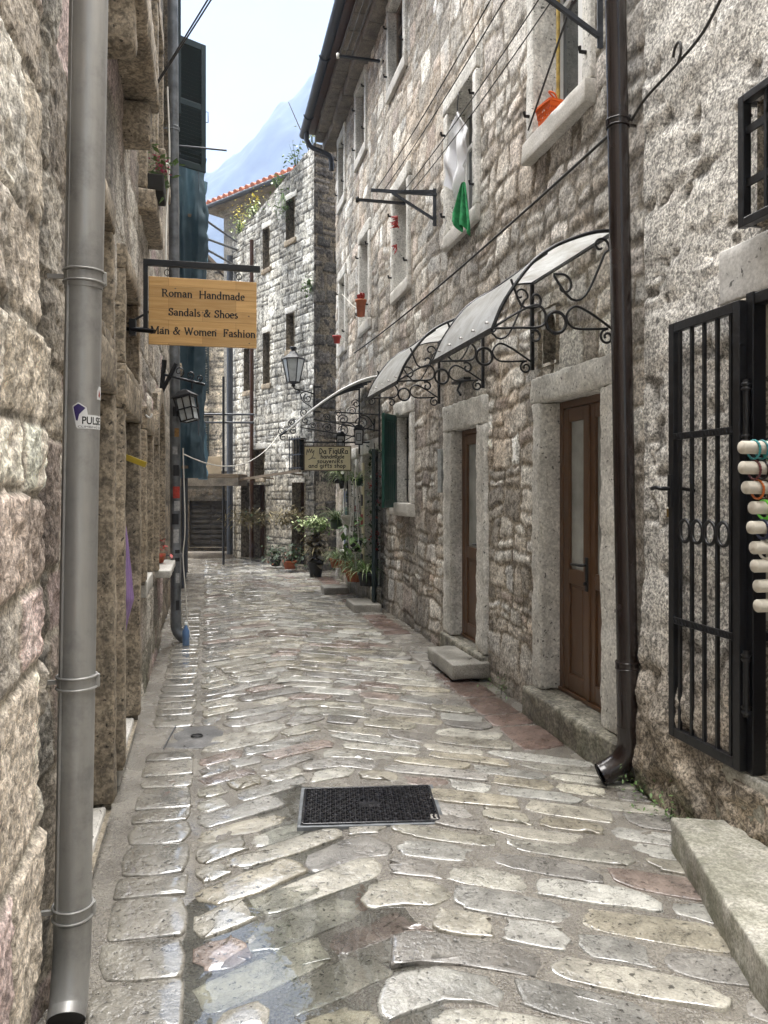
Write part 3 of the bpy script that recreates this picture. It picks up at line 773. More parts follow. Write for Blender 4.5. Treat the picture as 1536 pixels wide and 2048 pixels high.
# glazed shop door standing open against the street
Mx = Matrix.Translation((6.62, .03, 0)) @ Matrix.Rotation(R(163), 4, 'Z')
gd = MB()
for bx in (((0, 0, .12), (.07, .04, 2.10)), ((.50, 0, .12), (.57, .04, 2.10)), ((.07, .002, .12), (.50, .038, .75)), ((.07, .002, 2.02), (.50, .038, 2.10))): gd.box(bx[0], bx[1], .004, Mx)
gdo = gd.build('shop_door', M['dark_green'], T)
g = MB(); g.box((.065, .016, .745), (.505, .024, 2.025), 0, Mx); g.build('pane', M['door_glass'], gdo)
g = MB(); g.box((.13, -.006, 1.55), (.47, .015, 1.96), 0, Mx); g.build('notice', plain('notice_card', (.50, .47, .33), .8), gdo)
g = MB(); g.box((.12, -.006, 1.05), (.48, .015, 1.38), 0, Mx); g.build('blue_poster', plain('blue_poster', (.22, .34, .62), .6, 0, .4, .5, 4), gdo)
for kx, bars_ in (('A', 1), ('B', 1), ('C', 1), ('D', 1), ('E', 1), ('F', 1), ('G', 1), ('Hh', 1)):
    x0, x1, z0, z1 = tall_open[kx]
    surround(T, x0, x1, z0, z1, seed=ord(kx[0]), jamb=.11, sill=.15, sp=.0 if kx != 'A' else .03)
    if kx in 'FGHh': 
        sash(T, x0, x1, z0, z1, y=-.10, fm='old_wood', gm='glass')
    else: sash(T, x0, x1, z0, z1, y=-.17)
    for z in (z0 + .18, z1 - .2):
        for x in (x0 - .05, x1 + .05): MB().tube([(x, 0, z), (x, .05, z), (x, .055, z + .03)], .013, 6).build('shutter_pintle', M['iron'], T)
# arched vent niche over the first door
arch = [(1.23 + .11 * math.cos(a), 2.70 + .10 * math.sin(a)) for a in np.linspace(0, math.pi, 10)]
MB().prism([(1.12, 2.82), (1.12, 2.70)] + arch[::-1][1:-1] + [(1.34, 2.70), (1.34, 2.82)], .03, Matrix.Translation((0, -.03, 0))).build('vent_arch', M['frame_stone'], T)
MB().box((1.12, -.30, 2.46), (1.34, -.27, 2.82)).build('vent_niche', M['dark_inside'], T)
# eaves: cornice, rafters, gutter
cn = MB()
x = -.1
rgc = random.Random(3)
while x < 10.4:
    L = rgc.uniform(.3, .6)
    rough_block('c', (x, -.1, 7.80), (min(x + L - .015, 10.45), .16 + rgc.uniform(0, .03), 7.95), None, None, .08, .015, .012, int(x * 10), cn)
    rough_block('c', (x + .1, -.1, 7.955), (min(x + .1 + L - .015, 10.45), .33 + rgc.uniform(0, .03), 8.10), None, None, .08, .015, .012, int(x * 10) + 5, cn)
    x += L
M['cornice'] = stone_mat('dark_cornice', ((.15, .13, .11), (.26, .23, .19)), (.5, 1.3), 5, (.6, 1.2), 60, .6, .01)
cn.build('cornice', M['cornice'], T)
rf = MB(); rf.add([(-.2, .47, 8.13), (10.5, .47, 8.13), (10.5, -5.1, 10.2), (-.2, -5.1, 10.2), (-.2, .47, 8.20), (10.5, .47, 8.20), (10.5, -5.1, 10.28), (-.2, -5.1, 10.28)],
   [(0, 1, 2, 3), (7, 6, 5, 4), (0, 4, 5, 1), (1, 5, 6, 2), (2, 6, 7, 3), (3, 7, 4, 0)])
rf.build('roof', M['tile'], T)
MB().box((-.2, .25, 8.10), (10.48, .46, 8.124)).build('soffit', M['door_wood_dark'], T)
gu = MB()
prof = [(.53 + .075 * math.cos(a), 8.13 + .075 * math.sin(a)) for a in np.linspace(math.pi, 2 * math.pi, 9)] + [(.53 + .066 * math.cos(a), 8.13 + .066 * math.sin(a)) for a in np.linspace(2 * math.pi, math.pi, 9)]
n = len(prof); V = [(-.2, p[0], p[1]) for p in prof] + [(10.6, p[0], p[1]) for p in prof]
gu.add(V, [(i, (i + 1) % n, n + (i + 1) % n, n + i) for i in range(n)], False)
gu.add([(10.6, p[0], p[1]) for p in prof[:9]], [tuple(range(9))])
for x in np.arange(.3, 10.6, 1.9): gu.tube([(x, .53 + .085 * math.cos(a), 8.13 + .085 * math.sin(a)) for a in np.linspace(math.pi, 2 * math.pi, 9)], .010, 6)
gu.build('gutter', M['iron_grey'], T)
ol = MB(); ol.tube(catmull([(10.35, .50, 8.08), (10.35, .49, 7.93), (10.33, .40, 7.80), (10.30, .14, 7.70), (10.29, .06, 7.60), (10.29, .05, 7.4)], 5), .045, 10); ol.build('gutter_outlet', M['iron_grey'], T)
ws = MB(); ws.box((2.80, .0, 2.55), (3.15, .07, 2.575), .004); ws.tube([(3.0, .03, 2.55), (3.0, .06, 2.48), (2.94, .05, 2.43)], .012, 6); ws.build('wall_shelf', M['iron'], T)
np_ = MB(); np_.box((3.58, .0, 1.55), (3.70, .035, 1.98), .004); np_.build('number_plate', plain('enamel_plate', (.30, .32, .32), .5, 0, .5, .4, 25), T)

# ---- roughcast house nearest on the right
C_ = thing('roughcast_house', 'grey roughcast house with a black barred gate and shop doorway', 'house', PR(4.05), AR)
cast_open = [(-1.95, -.79, .385, 2.42), (-2.0, -.83, 2.70, 3.22)]
ex = [e for h in cast_open for e in h[:2]]; ez = [e for h in cast_open for e in h[2:]]
wall_mesh('wall', M['wall_cast'], C_, axis(-9, .045, [(-9, -2.2, .12), (-2.2, .045, .011)], ex), axis(-.1, 7.6, [(-.1, 3.4, .011), (3.4, 4.2, .03), (4.2, 7.6, .1)], ez),
          hf_cast([(-2.1, -.68, .36, 2.70), (-2.1, -.7, 2.66, 3.26)]), cast_open, 5, .30)
rough_block('lintel', (-2.1, -.3, 2.42), (-.58, .012, 2.665), M['pale_plaster'], C_, .05, .01, .006, 3)
rough_block('jamb', (-.79, -.295, .385), (-.70, .01, 2.418), M['plaster'], C_, .05, .01, .006, 4)
rough_block('threshold', (-2.3, -.4, .12), (-.60, .045, .383), M['mossy_stone'], C_, .04, .012, .008, 6)
df = MB()
df.box((-.835, -.03, .39), (-.79, .035, 2.425), .003); df.box((-2.0, -.03, 2.37), (-.835, .03, 2.418), .003)
df.box((-1.95, -.30, 1.78), (-.80, -.02, 1.82), .0) if False else None
df.build('door_frame', M['iron'], C_)
dl = MB(); dl.box((-1.95, -.34, .385), (-.79, -.30, 2.42)); dl.build('dark_doorway', M['door_wood_dark'], C_)
for z in (1.775, .95): MB().box((-.83, -.20, z), (-.795, -.03, z + .035), .002).build('hinge_strap', M['iron'], C_)
gr = MB()
x0, x1, z0, z1 = -2.05, -.81, 2.69, 3.24; y = .07
gr.box((x1 - .035, y - .02, z0), (x1, y + .02, z1), .003); gr.box((x0, y - .02, z1 - .035), (x1 - .036, y + .02, z1), .003); gr.box((x0, y - .02, z0), (x1 - .036, y + .02, z0 + .035), .003)
for z in (2.87, 3.09): gr.bar((x0, y, z), (x1 - .035, y, z), .012, .032)
x = x1 - .15
while x > x0: gr.bar((x, y, z0 + .035), (x, y, z1 - .035), .016); x -= .13
for z in (z0 + .05, z1 - .05): gr.tube([(x1 - .01, y, z), (x1 + .03, .0, z)], .008, 6)
for z in (z0 + .02, z1 - .02): gr.bar((x1 - .01, -.03, z), (x1 - .01, y, z), .018)
gr.build('window_grille', M['iron'], C_)
MB().box((-2.0, -.28, 2.70), (-.83, -.24, 3.22)).build('pane', M['glass'], C_)

# ---- brown house on the left
def xl(Y, Y0=8.3): return (Y0 - Y) * K
Lh = thing('stone_house', 'brown rubble stone house with a row of doorways behind the grey downpipe', 'house', PL(8.3), AL)
lo_ = dict(d0=(xl(3.58), xl(2.75), .12, 2.04), d1=(xl(4.97), xl(4.13), .12, 2.02), w2=(xl(6.19), xl(5.60), .92, 2.02), arch=(xl(7.85), xl(6.95), .86, 2.42),
           t1=(xl(4.97), xl(4.2), 2.27, 2.78), t0=(xl(3.58), xl(2.8), 2.30, 2.8), u1=(xl(4.5), xl(3.7), 4.06, 5.4), u2=(xl(6.35), xl(5.65), 3.76, 5.1), u3=(xl(7.6), xl(6.9), 4.6, 5.9))
holes = list(lo_.values()); ex = [e for h in holes for e in h[:2]]; ez = [e for h in holes for e in h[2:]]
frl = [(a - .12, b + .12, c - .15, d + .18) for (a, b, c, d) in holes]
xn = xl(2.02)
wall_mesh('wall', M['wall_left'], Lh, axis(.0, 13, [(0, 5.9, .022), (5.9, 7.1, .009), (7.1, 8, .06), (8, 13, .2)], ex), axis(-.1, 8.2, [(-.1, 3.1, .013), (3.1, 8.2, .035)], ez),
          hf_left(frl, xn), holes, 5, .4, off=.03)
fl = 'frame_stone_left'
surround(Lh, *lo_['d0'], m=fl, lint=.2, jamb=.11, sill=0, seed=50, proud=.03, deep=.36)
surround(Lh, *lo_['d1'], m=fl, lint=.2, jamb=.11, sill=0, seed=54, proud=.03, deep=.36)
surround(Lh, *lo_['w2'], m=fl, lint=.17, jamb=.10, sill=0, seed=58, proud=.03, deep=.3)
rough_block('sill', (lo_['w2'][0] - .02, -.3, .80), (lo_['w2'][1] + .02, .02, .918), M['sill_stone'], Lh, .05, .01, .005, 61)
for kx, sd_ in (('d0', 62), ('d1', 64)):
    a, b_, c, d = lo_[kx]; rough_block('threshold', (a, -.4, -.05), (b_, -.01, .118), M['sill_stone'], Lh, .05, .012, .006, sd_)
    door(Lh, a, b_, c, d, -.36, 1, (1.1, 1.9), m='old_wood', gm='glass')
for kx in ('t0', 't1'):
    a, b_, c, d = lo_[kx]; surround(Lh, a, b_, c, d, m=fl, lint=.13, jamb=.09, sill=.08, seed=70 + ord(kx[1]), proud=.025, sp=0.0, deep=.36)
    sash(Lh, a, b_, c, d, y=-.3, fm='old_wood', bars=1)
sash(Lh, *lo_['w2'], y=-.27, fm='old_wood')
# arched opening with a counter sill
a, b_, c, d = lo_['arch']; xm = (a + b_) / 2; rx = (b_ - a) / 2; zs_ = d - rx * .95
ar = [(xm + rx * math.cos(t), zs_ + rx * .93 * math.sin(t)) for t in np.linspace(0, math.pi, 17)]
b = MB()
for s in (slice(0, 9), slice(8, 17)):
    seg = ar[s]; cnr = (b_, d) if s.start == 0 else (a, d)
    b.prism(([cnr] + seg) if s.start == 0 else (seg + [cnr]), .34, Matrix.Translation((0, -.34, 0)))
ri = [(xm + (rx + .14) * math.cos(t), zs_ + (rx * .93 + .14) * math.sin(t)) for t in np.linspace(0, math.pi, 17)]
for i in range(16): b.prism([ar[i], ri[i], ri[i + 1], ar[i + 1]], .07, Matrix.Translation((0, -.04, 0)))
b.build('arch', M[fl], Lh)
rough_block('jamb', (a - .12, -.34, c), (a, .03, zs_), M[fl], Lh, .05, .01, .006, 81); rough_block('jamb', (b_, -.34, c), (b_ + .12, .03, zs_), M[fl], Lh, .05, .01, .006, 82)
rough_block('sill', (a - .10, -.34, c - .07), (b_ + .10, .13, c - .003), M['sill_stone'], Lh, .05, .01, .005, 83)
MB().box((a, -.40, c), (b_, -.36, d)).build('recess_back', M['plaster'], Lh)
for kx, sd_ in (('u1', 90), ('u2', 94), ('u3', 98)):
    a, b_, c, d = lo_[kx]; surround(Lh, a, b_, c, d, m=fl, lint=.18, jamb=.12, sill=0, seed=sd_, proud=.03, deep=.3)
    e_ = .22 if kx == 'u1' else .13
    rough_block('sill', (a - e_, -.3, c - .16), (b_ + e_, .16 if kx == 'u1' else .09, c - .003), M[fl], Lh, .05, .02, .01, sd_ + 3)
    sash(Lh, a, b_, c, d, y=-.12)
for kx in ('u1',):
    a, b_, c, d = lo_[kx]
    for x in (a - .1, b_ + .1): rough_block('sill_bracket', (x - .08, -.1, c - .42), (x + .08, .12, c - .173), M[fl], Lh, .05, .03, .01, int(x * 9))
lr = MB(); lr.add([(-.1, .35, 8.15), (13, .35, 8.15), (13, -5.1, 10), (-.1, -5.1, 10), (-.1, .35, 8.25), (13, .35, 8.25), (13, -5.1, 10.1), (-.1, -5.1, 10.1)],
   [(0, 3, 2, 1), (7, 4, 5, 6), (0, 1, 5, 4), (1, 2, 6, 5), (2, 3, 7, 6), (3, 0, 4, 7)]); lr.build('roof', M['tile'], Lh)

# ---- next house on the left, being repaired behind a scaffold
L2 = thing('stone_house', 'narrow stone house with louvred shutters behind the scaffold sheeting', 'house', PL(14.4), AL)
o2 = [(xl(9.75, 14.4), xl(9.1, 14.4), 5.75, 7.45), (xl(12.5, 14.4), xl(11.8, 14.4), 3.5, 5.0)]
ex = [e for h in o2 for e in h[:2]]; ez = [e for h in o2 for e in h[2:]]
def hf_l2(X, Z):
    H, C = hf_mid([], 9, ((.36, .31, .25), (.30, .27, .22), (.42, .37, .3)), .6)(X, Z); return H - .03, C
wall_mesh('wall', M['wall_left'], L2, axis(0, 6.2, [(0, 6.2, .05)], ex), axis(-.1, 8.9, [(-.1, 8.9, .05)], ez), hf_l2, o2, 5)
for h in o2: sash(L2, *h, y=-.12); surround(L2, *h, m=fl, jamb=.1, seed=110)
so = shutter(L2, (xl(9.95, 14.4), .02), R(118), .47, 5.80, 7.50, 'dark_green', True)
hb = MB(); hq = Matrix.Translation((xl(9.95, 14.4), .02, 0)) @ Matrix.Rotation(R(118), 4, 'Z')
hb.tube([hq @ Vector((.47, .02, 6.62)), hq @ Vector((.51, .02, 6.63)), hq @ Vector((.51, .02, 6.49)), hq @ Vector((.47, .02, 6.48))], .007, 6); hb.build('shutter_latch', M['iron_grey'], so)
shutter(L2, (xl(9.05, 14.4), .03), R(12), .47, 5.80, 7.50, 'dark_green', True)

# ---- pale ashlar house where the street bends
AM = math.atan2(.8, -.6)
Mh = thing('ashlar_house', 'pale blackened ashlar house with small windows at the street bend', 'house', (-1.33, 14.6, 0), AM)
def xm_(Y): return (Y - 14.6) * 1.25
mo = [(.74, 1.06, 6.55, 7.35), (.75, 1.05, 4.35, 5.08), (1.77, 2.04, 6.2, 7.05), (1.76, 2.03, 3.78, 4.85), (2.66, 2.92, 3.72, 4.65), (2.0, 2.5, 1.83, 2.42), (.35, .78, 1.93, 2.55), (1.95, 2.55, .06, 1.66), (.34, .82, .08, 1.70), (2.68, 3.05, .05, 1.7)]
ex = [e for h in mo for e in h[:2]]; ez = [e for h in mo for e in h[2:]]
rfm = lambda x: 8.15 - np.asarray(x) * .28
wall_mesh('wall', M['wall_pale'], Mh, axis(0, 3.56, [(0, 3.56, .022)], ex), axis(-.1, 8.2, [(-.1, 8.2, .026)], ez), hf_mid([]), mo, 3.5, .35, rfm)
# its end wall facing down the street
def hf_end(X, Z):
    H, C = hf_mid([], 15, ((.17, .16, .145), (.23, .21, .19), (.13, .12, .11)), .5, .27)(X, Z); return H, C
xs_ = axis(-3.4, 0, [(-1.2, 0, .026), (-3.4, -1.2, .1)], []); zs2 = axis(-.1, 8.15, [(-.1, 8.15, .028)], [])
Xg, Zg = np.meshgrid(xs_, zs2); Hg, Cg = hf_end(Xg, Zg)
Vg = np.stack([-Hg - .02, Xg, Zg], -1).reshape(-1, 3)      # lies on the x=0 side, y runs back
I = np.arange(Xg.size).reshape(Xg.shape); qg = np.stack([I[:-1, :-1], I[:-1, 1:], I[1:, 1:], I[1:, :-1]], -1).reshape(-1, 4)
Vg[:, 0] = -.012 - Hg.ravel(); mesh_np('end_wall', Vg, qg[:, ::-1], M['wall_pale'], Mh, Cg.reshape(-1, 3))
for i, h in enumerate(mo[:6]):
    sash(Mh, h[0], h[1], h[2], h[3], y=-.25, fm='old_wood', bars=1)
    rough_block('sill', (h[0] - .06, -.2, h[2] - .11), (h[1] + .06, .02, h[2] - .003), M['frame_stone_left'], Mh, .07, .012, .006, 130 + i)
    rough_block('lintel', (h[0] - .08, -.2, h[3]), (h[1] + .08, -.004, h[3] + .13), M['frame_stone'], Mh, .07, .012, .006, 140 + i)
for h in (mo[7], mo[8], mo[9]):
    door(Mh, h[0], h[1], h[2], h[3], -.2, 1, (1.1, 1.5), m='door_wood_dark', gm='glass')
gb = MB(); x0, x1, z0, z1 = mo[6]
for k in range(5): gb.tube([(x0 + .02 + k * .1, .09, z0), (x0 + .02 + k * .1, .09, z1 + .05)], .010, 6)
for z in (z0 + .05, (z0 + z1) / 2, z1): gb.bar((x0 - .02, .09, z), (x1 + .02, .09, z), .014, .025); gb.bar((x0 - .02, -.05, z), (x0 - .02, .09, z), .014); gb.bar((x1 + .02, -.05, z), (x1 + .02, .09, z), .014)
gb.build('window_grille', M['iron'], Mh)
MB().box((x0, -.2, z0), (x1, -.16, z1)).build('pane', M['glass'], Mh)
lc = MB(); lc.bar((.15, .22, 1.92), (3.3, .30, 1.72), .05, .05); 
for x in (.4, 1.6, 2.9): lc.bar((x, -.05, 1.86 - x * .05), (x, .24, 1.88 - x * .05), .03)
lc.build('awning_rail', M['old_wood'], Mh)
dp = MB(); dp.tube([(2.42, .07, .1), (2.42, .07, 6.9)], .045, 10); dp.build('downpipe', M['door_wood_dark'], Mh)
dp = MB(); dp.tube([(3.42, .10, .1), (3.42, .10, 6.8)], .07, 10); dp.build('downpipe', M['iron_grey'], Mh)

# ---- house with a clay tile roof rising behind
Rh = thing('tiled_house', 'low stone house with a red clay tile roof behind the ashlar house', 'house', (-4.5, 21.6, 0), R(-41))
tw = MB(); tw.box((0, 0, 0), (6, 6, 9.20)); tw.box((-.12, -.12, 9.20), (6.1, 6.1, 9.36), .02); tw.build('wall', stone_mat('grey_house_stone', ((.2, .19, .17), (.32, .30, .27)), (.5, 1.3), 3, (.6, 1.2), 20, .5, .02), Rh)
tr_ = MB()
for side in range(2):
    n = 26
    def tl(u, v, side=side):
        x = -.45 + u * 6.9; yy = -.45 + v * 3.45; z = 9.42 + v * 1.5 + .05 * abs(math.sin(u * n * math.pi)) + .03 * (v * 9 % 1)
        return Vector((x, yy if side == 0 else 6 - yy, z))
    tr_.grid(tl, n * 6, 27)
MB().box((-.43, -.40, 9.33), (6.43, 6.40, 9.39)).build('eave_board', M['cornice'], Rh)
tr_.build('roof', M['tile'], Rh)
et = MB()
for k in range(30): et.tube([(-.42 + k * .235, -.56, 9.42), (-.42 + k * .235, -.30, 9.50)], [.085, .075], 8)
et.build('eave_tiles', M['tile'], Rh)
rd = MB()
for k in range(18): rd.tube([(-.5 + k * .39, 3, 10.96), (-.12 + k * .39, 3, 10.98)], [.10, .085], 8)
rd.build('ridge_tiles', M['tile'], Rh)
gt = MB(); gt.tube([(-.5, -.5, 9.36), (6.4, -.5, 9.36)], .07, 8); gt.build('gutter', M['iron_grey'], Rh)

# ---- beige house far down the left turning
Bh = thing('gabled_house', 'beige stone gabled house far down the alley behind the scaffold', 'house', (-9.55, 24.0, 0), R(4))
def hf_b(X, Z): return hf_mid([], 33, ((.55, .47, .37), (.5, .44, .35), (.45, .4, .33)), .25)(X, Z)
bw = MB(); ab = AL
bo = [(3.55, 4.0, 2.3, 4.6)]
xs_ = axis(0, 4.55, [(0, 4.55, .06)], [3.55, 4.0]); zs2 = axis(0, 10.5, [(0, 10.5, .06)], [2.3, 4.6])
Xg, Zg = np.meshgrid(xs_, zs2); Hg, Cg = hf_b(Xg, Zg); Cg = np.clip(Cg * 1.25, 0, .8)
rl = lambda x: 8.2 + 2.2 * (1 - np.abs(np.asarray(x) - 2.2) / 2.35)
Zc = np.minimum(Zg, rl(Xg)); Vg = np.stack([Xg, -Hg, Zc], -1).reshape(-1, 3)
I = np.arange(Xg.size).reshape(Xg.shape); qg = np.stack([I[:-1, :-1], I[:-1, 1:], I[1:, 1:], I[1:, :-1]], -1).reshape(-1, 4)
mesh_np('wall', Vg, qg, M['wall_pale'], Bh, Cg.reshape(-1, 3))
b = MB(); b.box((0, .06, 0), (4.55, 5, 8.18)); b.build('wall', M['plaster'], Bh)
rb = MB()
for s, xa in ((0, -.3), (1, 4.85)):
    za = 7.95; V = [(xa, -.35, za), (2.27, -.35, 10.55), (2.27, 5, 10.55), (xa, 5, za)]
    V += [(p[0], p[1], p[2] + .12) for p in V]; rb.add(V, [(0, 1, 2, 3), (7, 6, 5, 4), (0, 4, 5, 1), (1, 5, 6, 2), (2, 6, 7, 3), (3, 7, 4, 0)])
rb.build('roof', M['old_wood'], Bh)
for z0 in (2.2, 4.55):
    sb = MB(); 
    sb.box((3.62, -.10, z0), (3.66, -.05, z0 + 1.6)); sb.box((4.0, -.10, z0), (4.04, -.05, z0 + 1.6))
    for k in range(30): sb.box((3.66, -.095, z0 + .03 + k * .052), (4.0, -.055, z0 + .055 + k * .052))
    sb.build('shutter', M['dark_green'], Bh)

# ---- dark low wall that closes the view, with a worn carved door
def hf_w(X, Z):
    H, C = hf_mid([], 44, ((.12, .105, .085), (.17, .145, .115), (.09, .08, .065)), .8)(X, Z); return H, C
Dw = thing('courtyard_wall', 'dark stained courtyard wall with an old door under the scaffold deck', 'wall', (-2.75, 17.75, 0), R(180))
wall_mesh('wall', M['wall'], Dw, axis(0, 3.2, [(0, 3.2, .035)], [.55, 1.75]), axis(-.1, 1.98, [(-.1, 1.98, .035)], [.22, 1.15]), hf_w, [(.75, 1.75, .22, 1.30)], .6, .2)
b = MB(); b.box((.75, -.14, .22), (1.75, -.08, 1.30))
for z in np.arange(.3, 1.25, .12): b.box((.80, -.08, z), (1.22, -.06, z + .07), .006); b.box((1.28, -.08, z), (1.70, -.06, z + .07), .006)
b.build('door', plain('blackened_wood', (.035, .031, .027), .85, 0, .3, .6, 7, .4), Dw)
rough_block('step', (-.1, .0, -.1), (3.1, .35, .13), M['cornice'], Dw, .12, .02, .01, 3)
def W(u, v, Y): return Vector(((u - 768) / 1538 * Y, Y, 1.6 + (975 - v) / 1538 * Y))

# ------------------------------------------------------------------ lettering
def A_(cx, cy, rx, ry, a0, a1, n=12): return [(cx + rx * math.cos(R(a0 + (a1 - a0) * i / n)), cy + ry * math.sin(R(a0 + (a1 - a0) * i / n))) for i in range(n + 1)]
def sf(x, y, w=.08): return [(x - w, y), (x + w, y)]
X_, C0 = .45, .68
GL = {
 'R': (.66, [[(.13, 0), (.13, C0)], [(.13, .66), (.30, .66)] + A_(.30, .50, .17, .16, 90, -90) + [(.13, .34)], [(.30, .34), (.56, .0)], sf(.13, 0), sf(.08, .67, .07), sf(.58, .01, .06)]),
 'o': (.5, [A_(.25, .22, .18, .21, 0, 360, 20)]),
 'm': (.80, [[(.11, 0), (.11, X_)], A_(.25, .28, .14, .15, 170, 0) + [(.39, 0)], A_(.53, .28, .14, .15, 170, 0) + [(.67, 0)], sf(.11, .0, .06), sf(.39, .0, .06), sf(.67, .0, .06), [(.05, .42), (.11, .44)]]),
 'a': (.46, [[(.08, .36)] + A_(.20, .31, .13, .13, 150, 0) + [(.33, .05), (.38, .02), (.42, .04)], [(.33, .25)] + A_(.18, .13, .12, .11, 80, 300) + [(.33, .10)]]),
 'n': (.52, [[(.11, 0), (.11, X_)], A_(.25, .28, .14, .15, 170, 0) + [(.39, 0)], sf(.11, 0, .06), sf(.39, 0, .06), [(.05, .42), (.11, .44)]]),
 'H': (.74, [[(.13, 0), (.13, C0)], [(.60, 0), (.60, C0)], [(.13, .35), (.60, .35)], sf(.13, 0), sf(.13, .67), sf(.60, 0), sf(.60, .67)]),
 'd': (.52, [A_(.22, .21, .16, .21, 0, 360, 18), [(.38, .0), (.38, .70)], [(.32, .68), (.38, .70)], [(.38, .01), (.45, .02)]]),
 'e': (.44, [[(.07, .25), (.37, .25)] + A_(.22, .25, .15, .19, 0, 180, 9) + A_(.23, .2, .16, .19, 180, 315, 8)]),
 'S': (.54, [A_(.27, .50, .16, .16, 40, 200, 9) + [(.22, .38), (.33, .31)] + A_(.26, .18, .18, .17, 40, -150, 10), [(.41, .52), (.41, .66)], [(.09, .18), (.09, .02)]]),
 'l': (.28, [[(.13, 0), (.13, .70)], sf(.13, 0, .07), [(.06, .68), (.13, .70)]]),
 's': (.38, [A_(.19, .34, .10, .10, 40, 210, 8) + [(.16, .26), (.24, .21)] + A_(.19, .12, .12, .11, 40, -150, 8)]),
 '&': (.74, [[(.62, .0), (.46, .12), (.24, .42)] + A_(.31, .56, .10, .11, 200, -30, 10) + [(.36, .44), (.2, .36)] + A_(.23, .17, .17, .17, 110, 300, 10) + [(.47, .16), (.60, .40)], [(.52, .41), (.68, .41)]]),
 'h': (.52, [[(.11, 0), (.11, .70)], A_(.25, .28, .14, .15, 170, 0) + [(.39, 0)], sf(.11, 0, .06), sf(.39, 0, .06), [(.05, .68), (.11, .70)]]),
 'M': (.88, [[(.13, 0), (.16, .67)], [(.16, .67), (.44, .04)], [(.44, .04), (.72, .67)], [(.74, .67), (.74, 0)], sf(.13, 0, .07), sf(.74, 0, .08), sf(.12, .67, .06), sf(.77, .67, .06)]),
 'W': (.92, [[(.10, .67), (.28, .02)], [(.28, .02), (.46, .60)], [(.46, .62), (.64, .02)], [(.64, .02), (.82, .67)], sf(.10, .67, .08), sf(.82, .67, .07), sf(.44, .67, .07)]),
 'F': (.56, [[(.13, 0), (.13, C0)], [(.10, .67), (.48, .67), (.48, .55)], [(.13, .36), (.36, .36)], [(.36, .28), (.36, .44)], sf(.13, 0)]),
 'i': (.28, [[(.13, 0), (.13, X_)], sf(.13, 0, .07), [(.06, .43), (.13, .45)], [(.13, .58), (.13, .66)]]),
 'w': (.7, [[(.06, X_), (.2, 0)], [(.2, 0), (.34, X_)], [(.34, X_), (.48, 0)], [(.48, 0), (.62, X_)]]),
 ' ': (.30, []),
}
# hand-written letters: single strokes, even width
HW = {
 'D': (.58, [[(.1, 0), (.1, .66), (.3, .62), (.46, .42), (.44, .2), (.3, .05), (.08, .0)]]), 'a': (.46, [A_(.2, .2, .15, .19, 60, 420, 14), [(.35, .4), (.36, .05), (.43, .02)]]),
 'F': (.56, [[(.14, 0), (.22, .66)], [(.0, .60), (.30, .68), (.52, .62)], [(.14, .38), (.38, .40)]]), 'I': (.26, [[(.1, 0), (.13, .46)], [(.14, .58), (.15, .62)]]), 'i': (.22, [[(.1, 0), (.1, .42)], [(.1, .54), (.11, .58)]]),
 'g': (.46, [A_(.2, .22, .15, .19, 60, 420, 14), [(.36, .42), (.36, -.1), (.26, -.22), (.08, -.18)]]), 'U': (.5, [[(.08, .62), (.07, .2), (.2, .0), (.36, .12), (.4, .6), (.4, .0)]]),
 'R': (.5, [[(.1, 0), (.1, .66)], [(.06, .62), (.3, .66), (.38, .5), (.28, .36), (.1, .32), (.42, .0)]]), 'h': (.46, [[(.09, 0), (.1, .68)], [(.1, .3), (.24, .42), (.34, .3), (.36, 0)]]),
 'n': (.46, [[(.09, 0), (.09, .42)], [(.09, .3), (.24, .42), (.34, .3), (.36, 0)]]), 'd': (.48, [A_(.2, .2, .15, .19, 60, 420, 14), [(.37, .68), (.36, .0)]]),
 'm': (.64, [[(.08, 0), (.09, .42)], [(.09, .3), (.2, .42), (.3, .3), (.31, 0)], [(.31, .3), (.42, .42), (.52, .3), (.54, 0)]]), 'e': (.42, [[(.07, .2), (.33, .24), (.28, .4), (.13, .38), (.06, .2), (.14, .02), (.34, .06)]]),
 's': (.4, [[(.33, .38), (.16, .42), (.08, .32), (.3, .16), (.26, .02), (.06, .02)]]), 'o': (.44, [A_(.2, .2, .15, .2, 90, 450, 14)]), 'u': (.46, [[(.07, .42), (.09, .08), (.22, .0), (.34, .12), (.36, .42), (.38, 0)]]),
 'v': (.4, [[(.05, .42), (.19, 0), (.35, .44)]]), 'r': (.36, [[(.09, 0), (.09, .42)], [(.09, .28), (.2, .42), (.32, .38)]]), 'f': (.36, [[(.14, 0), (.15, .5), (.24, .66), (.36, .6)], [(.02, .38), (.32, .40)]]),
 't': (.38, [[(.17, .62), (.15, .05), (.3, .02)], [(.03, .44), (.34, .46)]]), 'p': (.46, [[(.09, -.24), (.1, .42)], [(.1, .32), (.24, .42), (.37, .28), (.3, .04), (.1, .08)]]), ' ': (.28, []),
}
